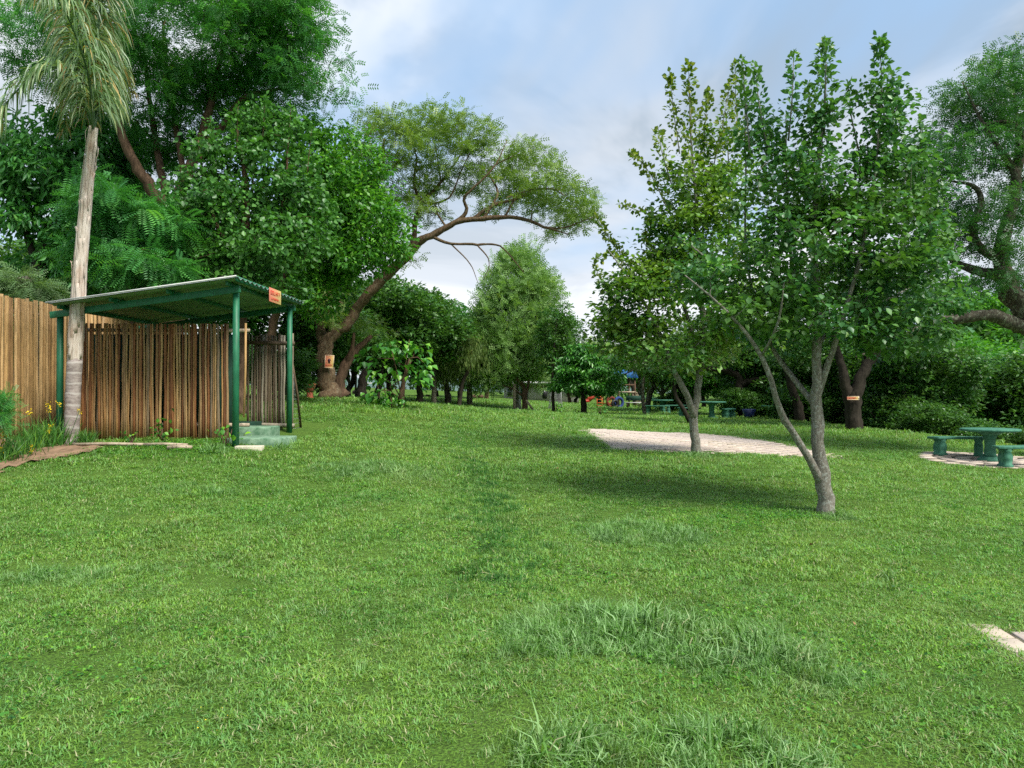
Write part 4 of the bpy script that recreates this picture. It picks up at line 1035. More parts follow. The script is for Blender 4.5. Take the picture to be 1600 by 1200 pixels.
# bin and wire tree guard
p = P(851, 632, 60); bn = empty('litter_bin', on(p[0], 60), 0, label='black litter bin on a post before the low grey building', cat='bin')
m = MB(); m.tube([(0, 0, 0), (0, 0, 1.0)], .03, 6); m.build('post', M_wire, bn)
m = MB(); m.lathe([(.18, .35), (.22, .9), (.20, .92)], n=12); m.build('bucket', M_black, bn)
cg = G(868, 640); cage = empty('tree_guard', on(cg[0], cg[1]), 0, label='tall tapering wire mesh guard round a thin trunk in the centre', cat='tree guard')
m = MB()
for i in range(26):
    a = 2*math.pi*i/26; m.tube([(.46*math.cos(a), .46*math.sin(a), 0), (.28*math.cos(a+.5), .28*math.sin(a+.5), 1.9)], .005, 3, cap=False); m.tube([(.46*math.cos(a), .46*math.sin(a), 0), (.28*math.cos(a-.5), .28*math.sin(a-.5), 1.9)], .005, 3, cap=False)
for z in np.linspace(0, 1.9, 9):
    r_ = .46-.18*z/1.9; th = np.linspace(0, 2*math.pi, 17); m.tube(np.column_stack([r_*np.cos(th), r_*np.sin(th), np.full(17, z)]), .005, 3, cap=False)
m.build('wire_mesh', M_wire, cage)
for a in (0.3, 2.4, 4.4):
    m = MB(); m.tube([(.47*math.cos(a), .47*math.sin(a), 0), (.3*math.cos(a), .3*math.sin(a), 1.95)], .022, 6); m.build('stake', M_pale, cage)
# stakes by the centre tree
for (p0, p1, r0, mt_, lb) in [((804, 641, 45), (804, 600, 45), .10, M_timber, 'thick pale upright stake under the wispy centre tree'), ((813, 632, 45.5), (811, 600, 45.5), .07, M_pale, 'pale thin stake just right of the thick one'),
                         ((837, 643, 44), (822, 625, 44), .06, M_timber, 'pale leaning prop beside the brown forked trunk')]:
    a_, b_ = P(*p0), P(*p1); a_[2] = float(TZ(a_[0], a_[1])[0])-.05; m = MB(); m.tube([(0, 0, 0), (b_-a_)/2, b_-a_], r0, 8); tag(m.build('stake', mt_, None, loc=a_), lb, 'stake')

# ================================================================== TREES NEAR
# ---- front right tree
Y1 = 10.2; b = G(1292, 803); b[1] = b[1]; Y1 = float(b[1])
limbs = [px_line([(1293, 812, Y1, .150), (1291, 795, Y1, .112), (1283, 740, Y1, .096), (1279, 690, Y1, .083), (1276, 640, Y1+.02, .077), (1275, 600, Y1, .070), (1276, 540, Y1-.05, .060), (1278, 470, Y1, .050), (1272, 390, Y1+.1, .042), (1274, 300, Y1, .030), (1286, 190, Y1-.05, .018), (1291, 100, Y1-.05, .006)]),
         px_line([(1281, 750, Y1, .062), (1262, 712, Y1-.1, .052), (1235, 668, Y1-.2, .046), (1213, 628, Y1-.3, .042), (1202, 590, Y1-.4, .038), (1188, 553, Y1-.5, .030), (1158, 510, Y1-.6, .022), (1110, 462, Y1-.7, .014), (1070, 430, Y1-.7, .008)]),
         px_line([(1275, 632, Y1, .050), (1262, 610, Y1+.1, .040), (1232, 575, Y1+.3, .034), (1208, 540, Y1+.4, .030), (1180, 470, Y1+.5, .022), (1165, 380, Y1+.6, .016), (1165, 250, Y1+.5, .010), (1163, 110, Y1+.4, .005)]),
         px_line([(1277, 628, Y1, .055), (1292, 590, Y1-.1, .046), (1306, 545, Y1-.2, .040), (1325, 480, Y1-.3, .032), (1350, 390, Y1-.3, .024), (1368, 280, Y1-.3, .015), (1376, 150, Y1-.2, .007)]),
         px_line([(1276, 545, Y1, .036), (1300, 520, Y1+.4, .026), (1350, 490, Y1+.8, .020), (1420, 450, Y1+1.0, .010)]),
         px_line([(1278, 470, Y1, .034), (1240, 420, Y1+.3, .024), (1230, 300, Y1+.3, .016), (1228, 180, Y1+.2, .007)]),
         px_line([(1188, 553, Y1-.5, .018), (1215, 500, Y1-.9, .014), (1225, 440, Y1-1.1, .008)])]
bl1 = [blob(1290, 400, Y1, 150, 85, 1.3), blob(1170, 450, Y1-.3, 95, 60, 1.0), blob(1400, 380, Y1, 85, 80, 1.0), blob(1425, 460, Y1, 75, 65, .9), blob(1205, 300, Y1+.2, 70, 75, .9),
       blob(1350, 300, Y1, 95, 75, 1.0), blob(1275, 290, Y1, 75, 85, .9), blob(1290, 190, Y1, 38, 80, .4), blob(1375, 190, Y1-.1, 36, 75, .4), blob(1180, 210, Y1+.3, 38, 60, .4), blob(1415, 270, Y1, 70, 60, .6),
       blob(1250, 500, Y1, 140, 42, 1.1), blob(1400, 525, Y1, 75, 30, .8), blob(1095, 430, Y1, 45, 45, .6), blob(1460, 340, Y1+.2, 35, 60, .5)]
sh1 = []
for pts, w, k in [(((1288, 210), (1290, 140), (1291, 60)), .20, 330), (((1270, 230), (1265, 170), (1262, 130)), .14, 140), (((1374, 230), (1378, 140), (1374, 58)), .21, 330), (((1400, 230), (1400, 170), (1392, 110)), .13, 130),
                  (((1172, 240), (1165, 160), (1160, 92)), .15, 170), (((1200, 240), (1186, 160), (1180, 100)), .12, 120), (((1232, 220), (1238, 150), (1240, 82)), .13, 120), (((1345, 250), (1330, 180), (1325, 130)), .09, 60), (((1440, 280), (1440, 230), (1438, 185)), .13, 100), (((1100, 400), (1075, 380), (1060, 370)), .14, 60)]:
    sh1.append(([(*P(a, c, Y1+random.uniform(-.3, .3)), .01) for a, c in pts], w, k))
make_tree('bushwillow_tree', b, limbs, bl1, LEAF, 500, 40, .083, .26, M_bark_pale, M_leaf_bush, 'nearest grey-barked tree with low forked limb, standing right of the patio', 'tree', 'grey-barked lawn trees', shoots=sh1, tipmat=M_leaf_bush, droop=.25, link_r=.006, link_k=.004, upness=1.5, shell=.35, flat=.5)
# ---- second tree, at the patio's edge
b = G(1088, 709); Y2 = float(b[1])
limbs = [px_line([(1089, 712, Y2, .12), (1087, 690, Y2, .094), (1084, 655, Y2, .086), (1089, 620, Y2, .074), (1094, 570, Y2, .075), (1098, 500, Y2, .06), (1092, 420, Y2, .05), (1088, 320, Y2, .035), (1080, 220, Y2, .02), (1076, 120, Y2, .008)]),
         px_line([(1084, 660, Y2, .075), (1076, 630, Y2-.2, .065), (1060, 600, Y2-.3, .06), (1045, 565, Y2-.4, .05), (1020, 500, Y2-.5, .035), (985, 440, Y2-.6, .02), (950, 390, Y2-.6, .01)]),
         px_line([(1094, 570, Y2, .05), (1075, 500, Y2+.4, .04), (1045, 410, Y2+.6, .028), (1025, 360, Y2+.6, .015), (1015, 320, Y2+.6, .008)]),
         px_line([(1098, 520, Y2, .045), (1130, 450, Y2+.3, .035), (1140, 330, Y2+.4, .02), (1135, 180, Y2+.4, .008)])]
bl2 = [blob(1065, 470, Y2, 125, 75, 1.7), blob(985, 480, Y2-.3, 60, 60, 1.1), blob(1100, 380, Y2, 85, 70, 1.3), blob(1050, 380, Y2, 55, 50, .9), blob(1085, 300, Y2, 60, 60, .9), blob(1020, 430, Y2, 60, 45, 1.0),
       blob(1055, 550, Y2, 90, 30, 1.3), blob(1130, 250, Y2+.2, 40, 60, .6), blob(1170, 500, Y2, 70, 50, 1.2), blob(960, 520, Y2, 38, 28, .8)]
sh2 = []
for pts, w, k in [(((1080, 260), (1080, 180), (1075, 98)), .24, 340), (((1100, 240), (1102, 190), (1108, 140)), .18, 170), (((1062, 240), (1052, 170), (1046, 112)), .17, 190), (((1115, 260), (1128, 200), (1142, 122)), .19, 200), (((1045, 330), (1015, 270), (985, 238)), .16, 190), (((1050, 290), (1035, 240), (1028, 200)), .17, 150),
                  (((1030, 340), (1000, 330), (968, 318)), .09, 70), (((1000, 430), (960, 385), (928, 335)), .12, 190), (((990, 420), (955, 400), (930, 405)), .10, 80), (((1020, 400), (1010, 370), (1018, 340)), .16, 130), (((1155, 220), (1150, 160), (1148, 95)), .16, 150), (((960, 470), (940, 440), (928, 410)), .12, 80)]:
    sh2.append(([(*P(a, c, Y2+random.uniform(-.5, .5)), .01) for a, c in pts], w, k))
make_tree('bushwillow_tree', b, limbs, bl2, LEAF, 400, 44, .105, .38, M_bark_pale, M_leaf_lime, 'grey-barked tree with yellow tipped shoots growing at the near edge of the patio', 'tree', 'grey-barked lawn trees', shoots=sh2, tipmat=M_leaf_tip, droop=.2, link_r=.008, link_k=.004, upness=1.4, shell=.4, flat=.55)

# ---- leaning thorn tree
b = G(515, 623); YA = float(b[1]); fA = YA/30
limbs = [[(x, y, z, r) for x, y, z, r in px_line([(516, 628, YA, .50), (513, 606, YA, .37), (508, 575, YA, .31), (509, 545, YA, .28), (524, 518, YA, .23), (548, 497, YA, .19), (590, 450, YA-.2, .19), (635, 402, YA-.4, .185), (675, 368, YA-.6, .13), (705, 350, YA-.7, .11), (735, 342, YA-.8, .10), (790, 335, YA-1, .075), (850, 345, YA-1.2, .055), (885, 362, YA-1.3, .02)])],
         px_line([(508, 548, YA, .20), (502, 500, YA+.4, .17), (520, 430, YA+.8, .18), (560, 350, YA+1, .14), (590, 280, YA+1, .09), (600, 220, YA+1, .04)]),
         px_line([(520, 520, YA, .15), (515, 470, YA-.4, .12), (490, 420, YA-.8, .08)]),
         px_line([(640, 400, YA-.4, .11), (650, 360, YA, .10), (660, 320, YA+.3, .085), (690, 285, YA+.6, .06), (720, 240, YA+.8, .03), (720, 190, YA+.8, .012)]),
         px_line([(660, 320, YA+.3, .07), (645, 290, YA+.2, .055), (650, 250, YA+.2, .03), (635, 200, YA+.2, .012)]),
         px_line([(705, 350, YA-.7, .08), (725, 330, YA-.8, .07), (725, 300, YA-1, .05), (760, 265, YA-1.2, .03), (790, 220, YA-1.2, .012)]),
         px_line([(735, 342, YA-.8, .075), (790, 315, YA-.4, .055), (850, 300, YA-.2, .035), (915, 305, YA, .012)]),
         px_line([(675, 370, YA-.6, .07), (700, 382, YA-.8, .05), (745, 378, YA-1, .045), (785, 392, YA-1.2, .03), (810, 425, YA-1.3, .012)]),
         px_line([(745, 378, YA-1, .03), (770, 410, YA-1.2, .02), (760, 450, YA-1.2, .008)]),
         px_line([(700, 384, YA-.8, .03), (730, 410, YA-1, .02), (750, 450, YA-1, .008)]),
         px_line([(790, 335, YA-1, .05), (820, 300, YA-1.1, .04), (860, 290, YA-1, .03), (900, 310, YA-1, .015)]),
         px_line([(755, 340, YA-.9, .055), (775, 300, YA-.5, .045), (770, 265, YA-.3, .03), (800, 240, YA-.2, .015)]),
         px_line([(645, 345, YA, .06), (610, 325, YA+.2, .05), (580, 300, YA+.4, .04), (560, 265, YA+.5, .02)]),
         px_line([(662, 318, YA+.3, .05), (690, 310, YA, .04), (720, 270, YA-.2, .03), (745, 225, YA-.3, .015)]),
         px_line([(690, 285, YA+.6, .04), (680, 240, YA+.7, .03), (670, 185, YA+.8, .012)]),
         px_line([(850, 345, YA-1.2, .04), (880, 350, YA-1.2, .03), (925, 340, YA-1.2, .012)]),
         px_line([(590, 450, YA-.2, .06), (610, 410, YA-.6, .045), (640, 395, YA-.9, .03), (650, 375, YA-1, .015)])]
pads = [(600, 225, 70, 38), (665, 190, 62, 26), (730, 205, 62, 26), (560, 260, 55, 40), (690, 245, 90, 28), (790, 245, 58, 26), (850, 285, 55, 24), (895, 318, 40, 26), (745, 285, 100, 22), (630, 290, 75, 32), (820, 325, 80, 18), (585, 330, 50, 30), (660, 330, 45, 14), (880, 355, 40, 14), (905, 335, 35, 22), (840, 245, 40, 16), (870, 300, 55, 20), (700, 215, 80, 30), (780, 290, 70, 20), (600, 190, 40, 20), (555, 400, 50, 22), (520, 480, 30, 30), (620, 400, 35, 12)]
make_tree('thorn_tree', b, limbs, [blob(x, y, YA+random.uniform(-.9, .9), rx, ry, 2.0) for x, y, rx, ry in pads], TPIN, 780, 17, .27, .30, M_bark_thorn, M_leaf_acacia,
          'large leaning thorn tree with flat airy crown and an orange sign on its trunk', 'tree', flat=.38, droop=0.0, link_r=.026, link_k=.020, upness=1.0, sides=12, jit=.09, shell=.3, gnarl=.13)
s2 = P(514.5, 565, YA-.40)
plate('tree_sign', .34, .50, s2, (0, R(4), R(3)), 'orange and yellow upright sign with dark arrow on the leaning thorn tree', [
    ('arrow', M_ink_dark, [([(-.03, -.07), (.03, -.07), (.03, .06), (.06, .06), (0, .13), (-.06, .06), (-.03, .06)],)]), ('lettering', M_ink_red, glyphs(-.13, .13, -.135, .05, 6, 8)),
    ('border', M_sign_pale, [(0, .235, .34, .02), (0, -.235, .34, .02), (-.16, 0, .02, .45), (.16, 0, .02, .45)])])
# its second stem
b = G(536, 619)
limbs = [px_line([(536, 622, YA+1, .30), (530, 600, YA+1, .22), (540, 570, YA+1, .19), (556, 548, YA+1.2, .14), (580, 525, YA+1.4, .08)]), px_line([(541, 570, YA+1, .12), (550, 545, YA+.8, .09), (553, 520, YA+.6, .05)])]
make_tree('thorn_tree', b, limbs, [blob(585, 515, YA+1.5, 40, 18, .8), blob(550, 500, YA+1, 30, 16, .8)], PINF, 30, 14, .25, .35, M_bark_brown, M_leaf_acacia, 'short brown forked tree right behind the leaning thorn tree base', 'tree', flat=.4)

# ---- right hand thorn tree with twisted limbs
YR = 19.0; b = P(1700, 690, YR); b = np.array(on(b[0], b[1]))
limbs = [[(b[0], b[1], b[2]-.2, .42)] + px_line([(1690, 640, YR, .36), (1660, 570, YR, .31), (1620, 510, YR, .27), (1590, 470, YR, .24), (1572, 430, YR, .21), (1566, 400, YR, .18), (1570, 350, YR-.2, .13), (1580, 290, YR-.3, .10), (1560, 240, YR-.3, .07), (1530, 180, YR-.3, .04), (1520, 120, YR-.3, .015)]),
         px_line([(1620, 530, YR, .18), (1580, 512, YR-.4, .155), (1540, 503, YR-.7, .14), (1490, 510, YR-.9, .12), (1440, 520, YR-1, .09), (1400, 540, YR-1, .05), (1350, 560, YR-1, .02)]),
         px_line([(1578, 440, YR, .13), (1545, 425, YR+.2, .12), (1510, 420, YR+.3, .09), (1480, 400, YR+.4, .06), (1460, 360, YR+.4, .03)]),
         px_line([(1567, 405, YR, .12), (1540, 395, YR-.2, .10), (1522, 360, YR-.3, .085), (1535, 320, YR-.4, .07), (1520, 290, YR-.4, .05), (1490, 280, YR-.4, .02)]),
         px_line([(1569, 370, YR-.2, .10), (1600, 330, YR-.3, .08), (1610, 260, YR-.3, .06), (1590, 200, YR-.3, .04), (1570, 140, YR-.3, .015)]),
         px_line([(1578, 290, YR-.3, .08), (1600, 215, YR-.5, .07), (1570, 195, YR-.6, .05), (1520, 205, YR-.6, .02)])]
pads = [(1540, 130, 45, 40), (1590, 110, 50, 40), (1510, 190, 45, 35), (1575, 180, 50, 28), (1620, 160, 50, 60), (1500, 250, 40, 25), (1590, 260, 55, 25), (1480, 320, 40, 25), (1560, 330, 60, 22), (1640, 300, 60, 50), (1500, 380, 35, 18), (1590, 380, 50, 18), (1650, 420, 50, 40), (1455, 470, 40, 25), (1470, 230, 35, 22), (1450, 400, 30, 25), (1540, 230, 50, 25), (1480, 360, 45, 22), (1540, 440, 40, 18), (1460, 270, 30, 20)]
make_tree('thorn_tree', b, limbs, [blob(x, y, YR+random.uniform(-.8, .8), rx, ry, 1.6) for x, y, rx, ry in pads], TPIN, 640, 22, .20, .36, M_bark_grey, M_leaf_racacia,
          'thorn tree with twisted grey limbs entering from the right edge', 'tree', flat=.5, link_r=.018, link_k=.014, sides=12, jit=.14, shell=.3, gnarl=.15)

# ---- palm
def palm():
    b = np.array(G(112, 694)); YP = float(b[1])
    root = empty('palm_tree', b, label='palm with peeling pale trunk and drooping fronds before the shelter', cat='palm tree')
    line = catmull(px_line([(112, 700, YP, .150), (112, 680, YP, .130), (114, 620, YP, .124), (117, 560, YP, .126), (121, 500, YP, .124), (127, 400, YP, .108), (135, 300, YP, .095), (142, 240, YP, .085), (146, 200, YP, .080)]), .10)
    bz_ = P(118, 560, YP)[2]
    lo = line[line[:, 2] <= bz_]; up = line[line[:, 2] >= bz_-.1].copy()
    m = MB(); rl = lo[:, 3]*(1+.035*np.sin(np.arange(len(lo))*2.1)); m.tube(lo[:, :3]-b, rl, 18, jit=.02)
    mt, t, bs, o = mat('ringed_palm_bark'); co = tco(t); w = t.nodes.new('ShaderNodeTexWave'); w.bands_direction = 'Z'; w.inputs['Scale'].default_value = 1.6; w.inputs['Distortion'].default_value = 3; w.inputs['Detail'].default_value = 3
    t.links.new(co, w.inputs['Vector']); n = tnoise(t, tmap(t, co, (1, 1, 2)), 9, 5, .7)
    c = tramp(t, n, [(.3, (.13, .095, .085)), (.6, (.33, .28, .25))]); c = tmix(t, tramp(t, w.outputs[1], [(.86, 0.0), (.97, .75)]), c, (.44, .40, .36))
    t.links.new(c, bs.inputs['Base Color']); bs.inputs['Roughness'].default_value = .9; tbump(t, bs, n, .6, .01)
    m.build('trunk', mt, root, smooth=True)
    # sheath: overlapping peeling strips
    mt2, t, bs, o = mat('peeling_sheath'); co = tco(t); n = tnoise(t, tmap(t, co, (6, 6, .7)), 3.2, 6, .7, .6); n2 = tnoise(t, tmap(t, co, (1, 1, .45)), 2.6, 3, .6, .5)
    c = tramp(t, n, [(.30, (.24, .17, .12)), (.50, (.52, .44, .36)), (.7, (.66, .59, .51))]); c = tmix(t, tramp(t, n2, [(.50, 0.0), (.66, .65)]), c, (.42, .25, .16))
    t.links.new(c, bs.inputs['Base Color']); bs.inputs['Roughness'].default_value = .8; tbump(t, bs, n, .8, .02)
    m = MB(); m.tube(up[:, :3]-b, up[:, 3]*.97, 18, jit=.03); m.build('sheath_core', mt2, root, smooth=True)
    for i in range(22):
        k0 = random.randint(0, len(up)-12); k1 = min(len(up)-1, k0+random.randint(9, 22)); a = random.uniform(-2.9, .4); wd = random.uniform(.35, .8)
        V = []; F = []; seg = up[k0:k1+1]
        for q, (x, y, z, r) in enumerate(seg):
            f = q/(len(seg)-1); flare = .012 + (.05*max(0, f-.75)/.25*random.uniform(.3, 1) if random.random() < .5 else 0); ww = wd*(1-.75*abs(f-.3)**1.2)
            for s_ in (-1, -.33, .33, 1):
                aa = a+s_*ww/2+.06*math.sin(q*.8+i); V.append((x+(r+flare)*math.cos(aa)-b[0], y+(r+flare)*math.sin(aa)-b[1], z-b[2]))
        for q in range(len(seg)-1):
            for s_ in range(3): F.append((q*4+s_, q*4+s_+1, q*4+s_+5, q*4+s_+4))
        m = MB(); m.add(V, F); so = m.build('sheath', mt2, root, smooth=True); sm = so.modifiers.new('s', 'SOLIDIFY'); sm.thickness = .006
    top = P(146, 205, YP)
    # fronds: (points of the rachis in photo pixels and distance), leaflet length, dryness
    fr = [([(146, 205, 0), (138, 120, .1), (120, 30, .3), (100, -60, .5), (60, -110, .6)], .95), ([(146, 205, 0), (148, 110, -.2), (160, 0, -.3), (185, -90, -.4), (240, -130, -.5)], .85),
          ([(146, 205, 0), (128, 150, -.4), (90, 105, -.8), (45, 125, -1.1), (0, 175, -1.3), (-30, 240, -1.4)], .70), ([(146, 205, 0), (140, 90, .4), (110, -40, .8), (40, -110, 1.2), (-40, -110, 1.6)], .9),
          ([(146, 205, 0), (158, 150, .3), (172, 110, .8), (190, 110, 1.2), (205, 150, 1.5)], .55), ([(146, 205, 0), (125, 60, -.5), (80, -60, -.9), (10, -90, -1.3), (-60, -40, -1.6)], .9),
          ([(146, 205, 0), (135, 60, -.3), (140, -60, -.6), (170, -140, -.9)], .9), ([(146, 205, 0), (150, 60, .5), (170, -60, .9), (230, -120, 1.3), (300, -110, 1.7)], .8),
          ([(146, 205, 0), (140, 130, -.9), (120, 60, -1.6), (90, 0, -2.2), (60, -10, -2.9)], .8), ([(146, 205, 0), (156, 130, .9), (150, 50, 1.8), (140, 20, 2.8)], .7),
          ([(146, 205, 0), (132, 165, .2), (120, 150, .3), (105, 170, .5), (98, 210, .6)], .40)]
    for i, (pts, ll) in enumerate(fr):
        c = catmull([(*P(a, q, YP+dy), .02) for a, q, dy in pts], .06); n = len(c); mb = MB(); rr_ = np.linspace(.028, .005, n)
        fo = mb
        mb.tube(c[::2, :3]-b, rr_[::2], 6); f_o = mb.build('frond', M_flower_leaf if False else M_palm_leaf, root, smooth=True)
        # leaflets: hanging ribbons of 3 segments
        k = int(n*5); ti = rng.uniform(.12, 1, k)*(n-1); i0 = np.minimum(ti.astype(int), n-2); fr_ = (ti-i0)[:, None]; p = c[i0, :3]*(1-fr_)+c[i0+1, :3]*fr_
        tg = c[i0+1, :3]-c[i0, :3]; tg /= np.linalg.norm(tg, axis=1)[:, None]; side = np.cross(tg, [0, 0, 1.0]); side /= np.linalg.norm(side, axis=1)[:, None]+1e-6
        side = side*(rng.choice([-1, 1], k)*rng.uniform(.25, 1, k))[:, None]+rng.standard_normal((k, 3))*.25
        L = 1.2*ll*(1-.55*(ti/(n-1))**2)*rng.uniform(.6, 1.1, k); L = L[:, None]; ps = [p]; dv = side*.8+tg*.5+np.array([0, 0, .25])
        dv /= np.linalg.norm(dv, axis=1)[:, None]; cur = p.copy()
        for s_ in range(4):
            cur = cur+dv*L/4; ps.append(cur.copy()); dv = dv+np.array([0, 0, -1.0]); dv /= np.linalg.norm(dv, axis=1)[:, None]
        wv = np.cross(dv, rng.standard_normal((k, 3))); wv /= np.linalg.norm(wv, axis=1)[:, None]; ws = [.006, .012, .011, .008, .001]; V = np.zeros((k, 10, 3))
        for s_ in range(5): V[:, s_*2] = ps[s_]-wv*ws[s_]-b; V[:, s_*2+1] = ps[s_]+wv*ws[s_]-b
        F0 = np.array([[s_*2, s_*2+1, s_*2+3, s_*2+2] for s_ in range(4)]); dry = rng.random(k) < (.10 if i not in (4, 10) else .4)
        for sel, mt_, nm in ((~dry, M_palm_leaf, 'leaflets'), (dry, M_palm_dry, 'dry_leaflets')):
            kk = int(sel.sum())
            if kk: link(nm, mesh_np(nm, V[sel].reshape(-1, 3), (F0[None]+(np.arange(kk)*10)[:, None, None]).reshape(-1, 4), np.repeat(rng.random(kk), 10)), mt_, f_o)
palm()

# ---- left group of trees
def ptree(name, px, py, Y, trunk, blobs, leaf, ncl, per, ls, cr, bark, lm, label, **kw):
    p = P(px, py, Y); base = np.array(on(p[0], p[1]))
    limbs = [[(base[0], base[1], base[2]-.1, trunk[0][0][3]*1.15)] + px_line([(a, q, Y+dy, r) for a, q, dy, r in trunk[0]])] + [px_line([(a, q, Y+dy, r) for a, q, dy, r in L]) for L in trunk[1:]]
    return make_tree(name, base, limbs, [blob(x, y, Y+dy, rx, ry, rz) for x, y, dy, rx, ry, rz in blobs], leaf, ncl, per, ls, cr, bark, lm, label, **kw)
ptree('broad_tree', 275, 640, 23, [[(272, 560, 0, .30), (272, 440, 0, .26), (268, 340, 0, .22), (240, 300, -.3, .18), (205, 245, -.6, .14), (180, 180, -.8, .10), (170, 100, -1, .05)],
      [(270, 345, 0, .20), (285, 290, 0, .18), (305, 240, .3, .15), (325, 180, .6, .12), (340, 110, .9, .08), (360, 30, 1, .04)], [(305, 240, .3, .12), (345, 200, .5, .10), (380, 155, .6, .08), (430, 140, .8, .05), (500, 130, .9, .02)],
      [(288, 285, 0, .10), (275, 200, .8, .08), (260, 120, 1.2, .06), (255, 40, 1.4, .03)], [(262, 325, 0, .12), (240, 200, 1.2, .09), (225, 80, 1.6, .05)]],
      [(300, 60, 0, 170, 70, 3.5), (430, 60, .3, 90, 60, 2.2), (490, 110, 0, 65, 40, 1.6), (210, 120, 0, 90, 80, 2.5), (360, 130, 1.5, 110, 40, 1.8), (440, 10, 0, 85, 60, 2), (300, -40, 0, 200, 50, 3), (230, 220, 1.6, 80, 45, 1.2), (420, 175, 1.0, 70, 26, 1.3), (330, 200, 2.0, 80, 35, 1.0), (512, 130, 0, 28, 18, .8), (60, 60, 0, 80, 80, 2)],
      PIN, 580, 38, .27, .58, M_bark_brown, M_leaf_dark, 'big spreading dark green tree with reddish limbs behind the palm', flat=.5, droop=.35, link_r=.018, link_k=.008, shell=.5)
ptree('poplar_tree', 375, 650, 19.5, [[(375, 560, 0, .16), (378, 420, 0, .12), (385, 300, 0, .08), (370, 200, 0, .03)], [(378, 420, 0, .08), (330, 330, -.3, .05), (310, 220, -.3, .02)], [(380, 400, 0, .08), (440, 320, .2, .05), (450, 220, .2, .02)]],
      [(365, 320, 0, 65, 45, 1.3), (345, 240, 0, 42, 40, .8), (420, 250, .3, 45, 40, 1.0), (455, 310, .3, 40, 35, 1.0), (310, 340, -.2, 40, 35, 1.0), (330, 405, 0, 70, 40, 1.3), (430, 385, 0, 75, 45, 1.4), (380, 450, 0, 110, 30, 1.3), (480, 330, .6, 40, 70, 1), (310, 300, 0, 45, 40, .8), (400, 200, .5, 30, 35, .6), (440, 200, .8, 30, 40, .6)],
      LEAF, 380, 50, .125, .36, M_bark_brown, M_leaf_heart, 'broad heart-leaved tree rising right behind the shelter roof', droop=.5, upness=.5, flat=.8, shell=.35, shoots=[([(*P(x0, y0, 19.4), .01), (*P(x1, y1, 19.4), .01)], w, k) for x0, y0, x1, y1, w, k in [(335, 250, 328, 185, .3, 110), (370, 240, 372, 165, .3, 120), (410, 220, 415, 150, .3, 110), (450, 230, 455, 165, .28, 90), (395, 300, 398, 235, .28, 90), (480, 270, 487, 200, .25, 70), (350, 340, 352, 280, .28, 80), (440, 350, 442, 285, .28, 80)]])
ptree('feathery_tree', 200, 640, 18.0, [[(200, 560, 0, .12), (205, 460, 0, .10), (200, 380, 0, .05)], [(203, 450, 0, .06), (240, 400, -.3, .03)], [(203, 440, 0, .06), (160, 370, -.3, .03)]],
      [(190, 330, 0, 70, 28, 1.0), (240, 350, 0, 50, 22, .8), (170, 395, 0, 60, 26, .9), (230, 415, -.4, 55, 24, .8), (160, 300, 0, 40, 22, .7), (250, 440, -.3, 45, 18, .6)],
      PINF, 130, 26, .42, .34, M_bark_brown, M_leaf_fern, 'low feathery-leaved tree between the palm trunk and the shelter roof', droop=.35, flat=.35, upness=1.6, shell=.7)
ptree('mango_tree', 60, 640, 24.0, [[(60, 560, 0, .25), (62, 420, 0, .20), (90, 330, 0, .12), (110, 250, 0, .06)], [(62, 430, 0, .12), (30, 330, 0, .08), (20, 260, 0, .04)]],
      [(60, 270, 0, 75, 50, 2.0), (140, 260, 0, 65, 55, 1.8), (110, 340, 0, 80, 50, 1.8), (150, 410, .5, 70, 60, 1.5), (20, 320, 0, 45, 45, 1.3), (190, 330, 1.5, 60, 60, 1.3), (90, 200, 0, 60, 35, 1.2), (-20, 230, 0, 50, 60, 1.5), (85, 420, 1, 50, 40, 1.0), (180, 220, 1.5, 60, 50, 1.5)],
      LEAF_N, 420, 34, .26, .50, M_bark_dark, M_leaf_dark, 'dark glossy tree at the left edge behind the golden fence', droop=.7, upness=.5, flat=.8, link_r=.02, shell=.6)
ptree('bright_tree', 415, 640, 24.0, [[(416, 570, 0, .14), (440, 450, 0, .12), (480, 330, 0, .08), (490, 240, 0, .03)], [(475, 430, 0, .08), (520, 370, -.3, .05), (560, 310, -.3, .02)], [(473, 420, 0, .07), (530, 400, 0, .05), (590, 370, 0, .02)]],
      [(520, 300, 0, 60, 60, 1.8), (575, 350, 0, 62, 42, 1.5), (500, 390, 0, 60, 55, 1.6), (560, 400, -.3, 48, 30, 1.2), (490, 250, .3, 40, 60, 1.2), (545, 230, 0, 30, 40, .8), (615, 370, -.3, 28, 32, .8), (490, 460, 0, 40, 40, 1.2), (590, 275, 0, 20, 45, .5), (530, 440, 0, 28, 22, 1.0)],
      DIA, 400, 60, .16, .40, M_bark_brown, M_leaf_bright, 'bright green bushy tree in front of the flat thorn crown', droop=.2, upness=.8, flat=.9, shell=.6)
# palm-like trunk and low palm at far left edge behind the fence
ptree('strap_palm', 20, 640, 20.0, [[(40, 560, 0, .20), (42, 480, 0, .22), (38, 440, 0, .24)]], [(5, 445, 0, 45, 18, 1.0), (50, 455, 0, 35, 14, .8)], PINF, 34, 30, .42, .32, M_bark_grey, M_palm_leaf, 'small yellow-green palm showing above the golden fence', droop=.6, flat=.5, upness=1.2, twig=False, cat='palm tree')

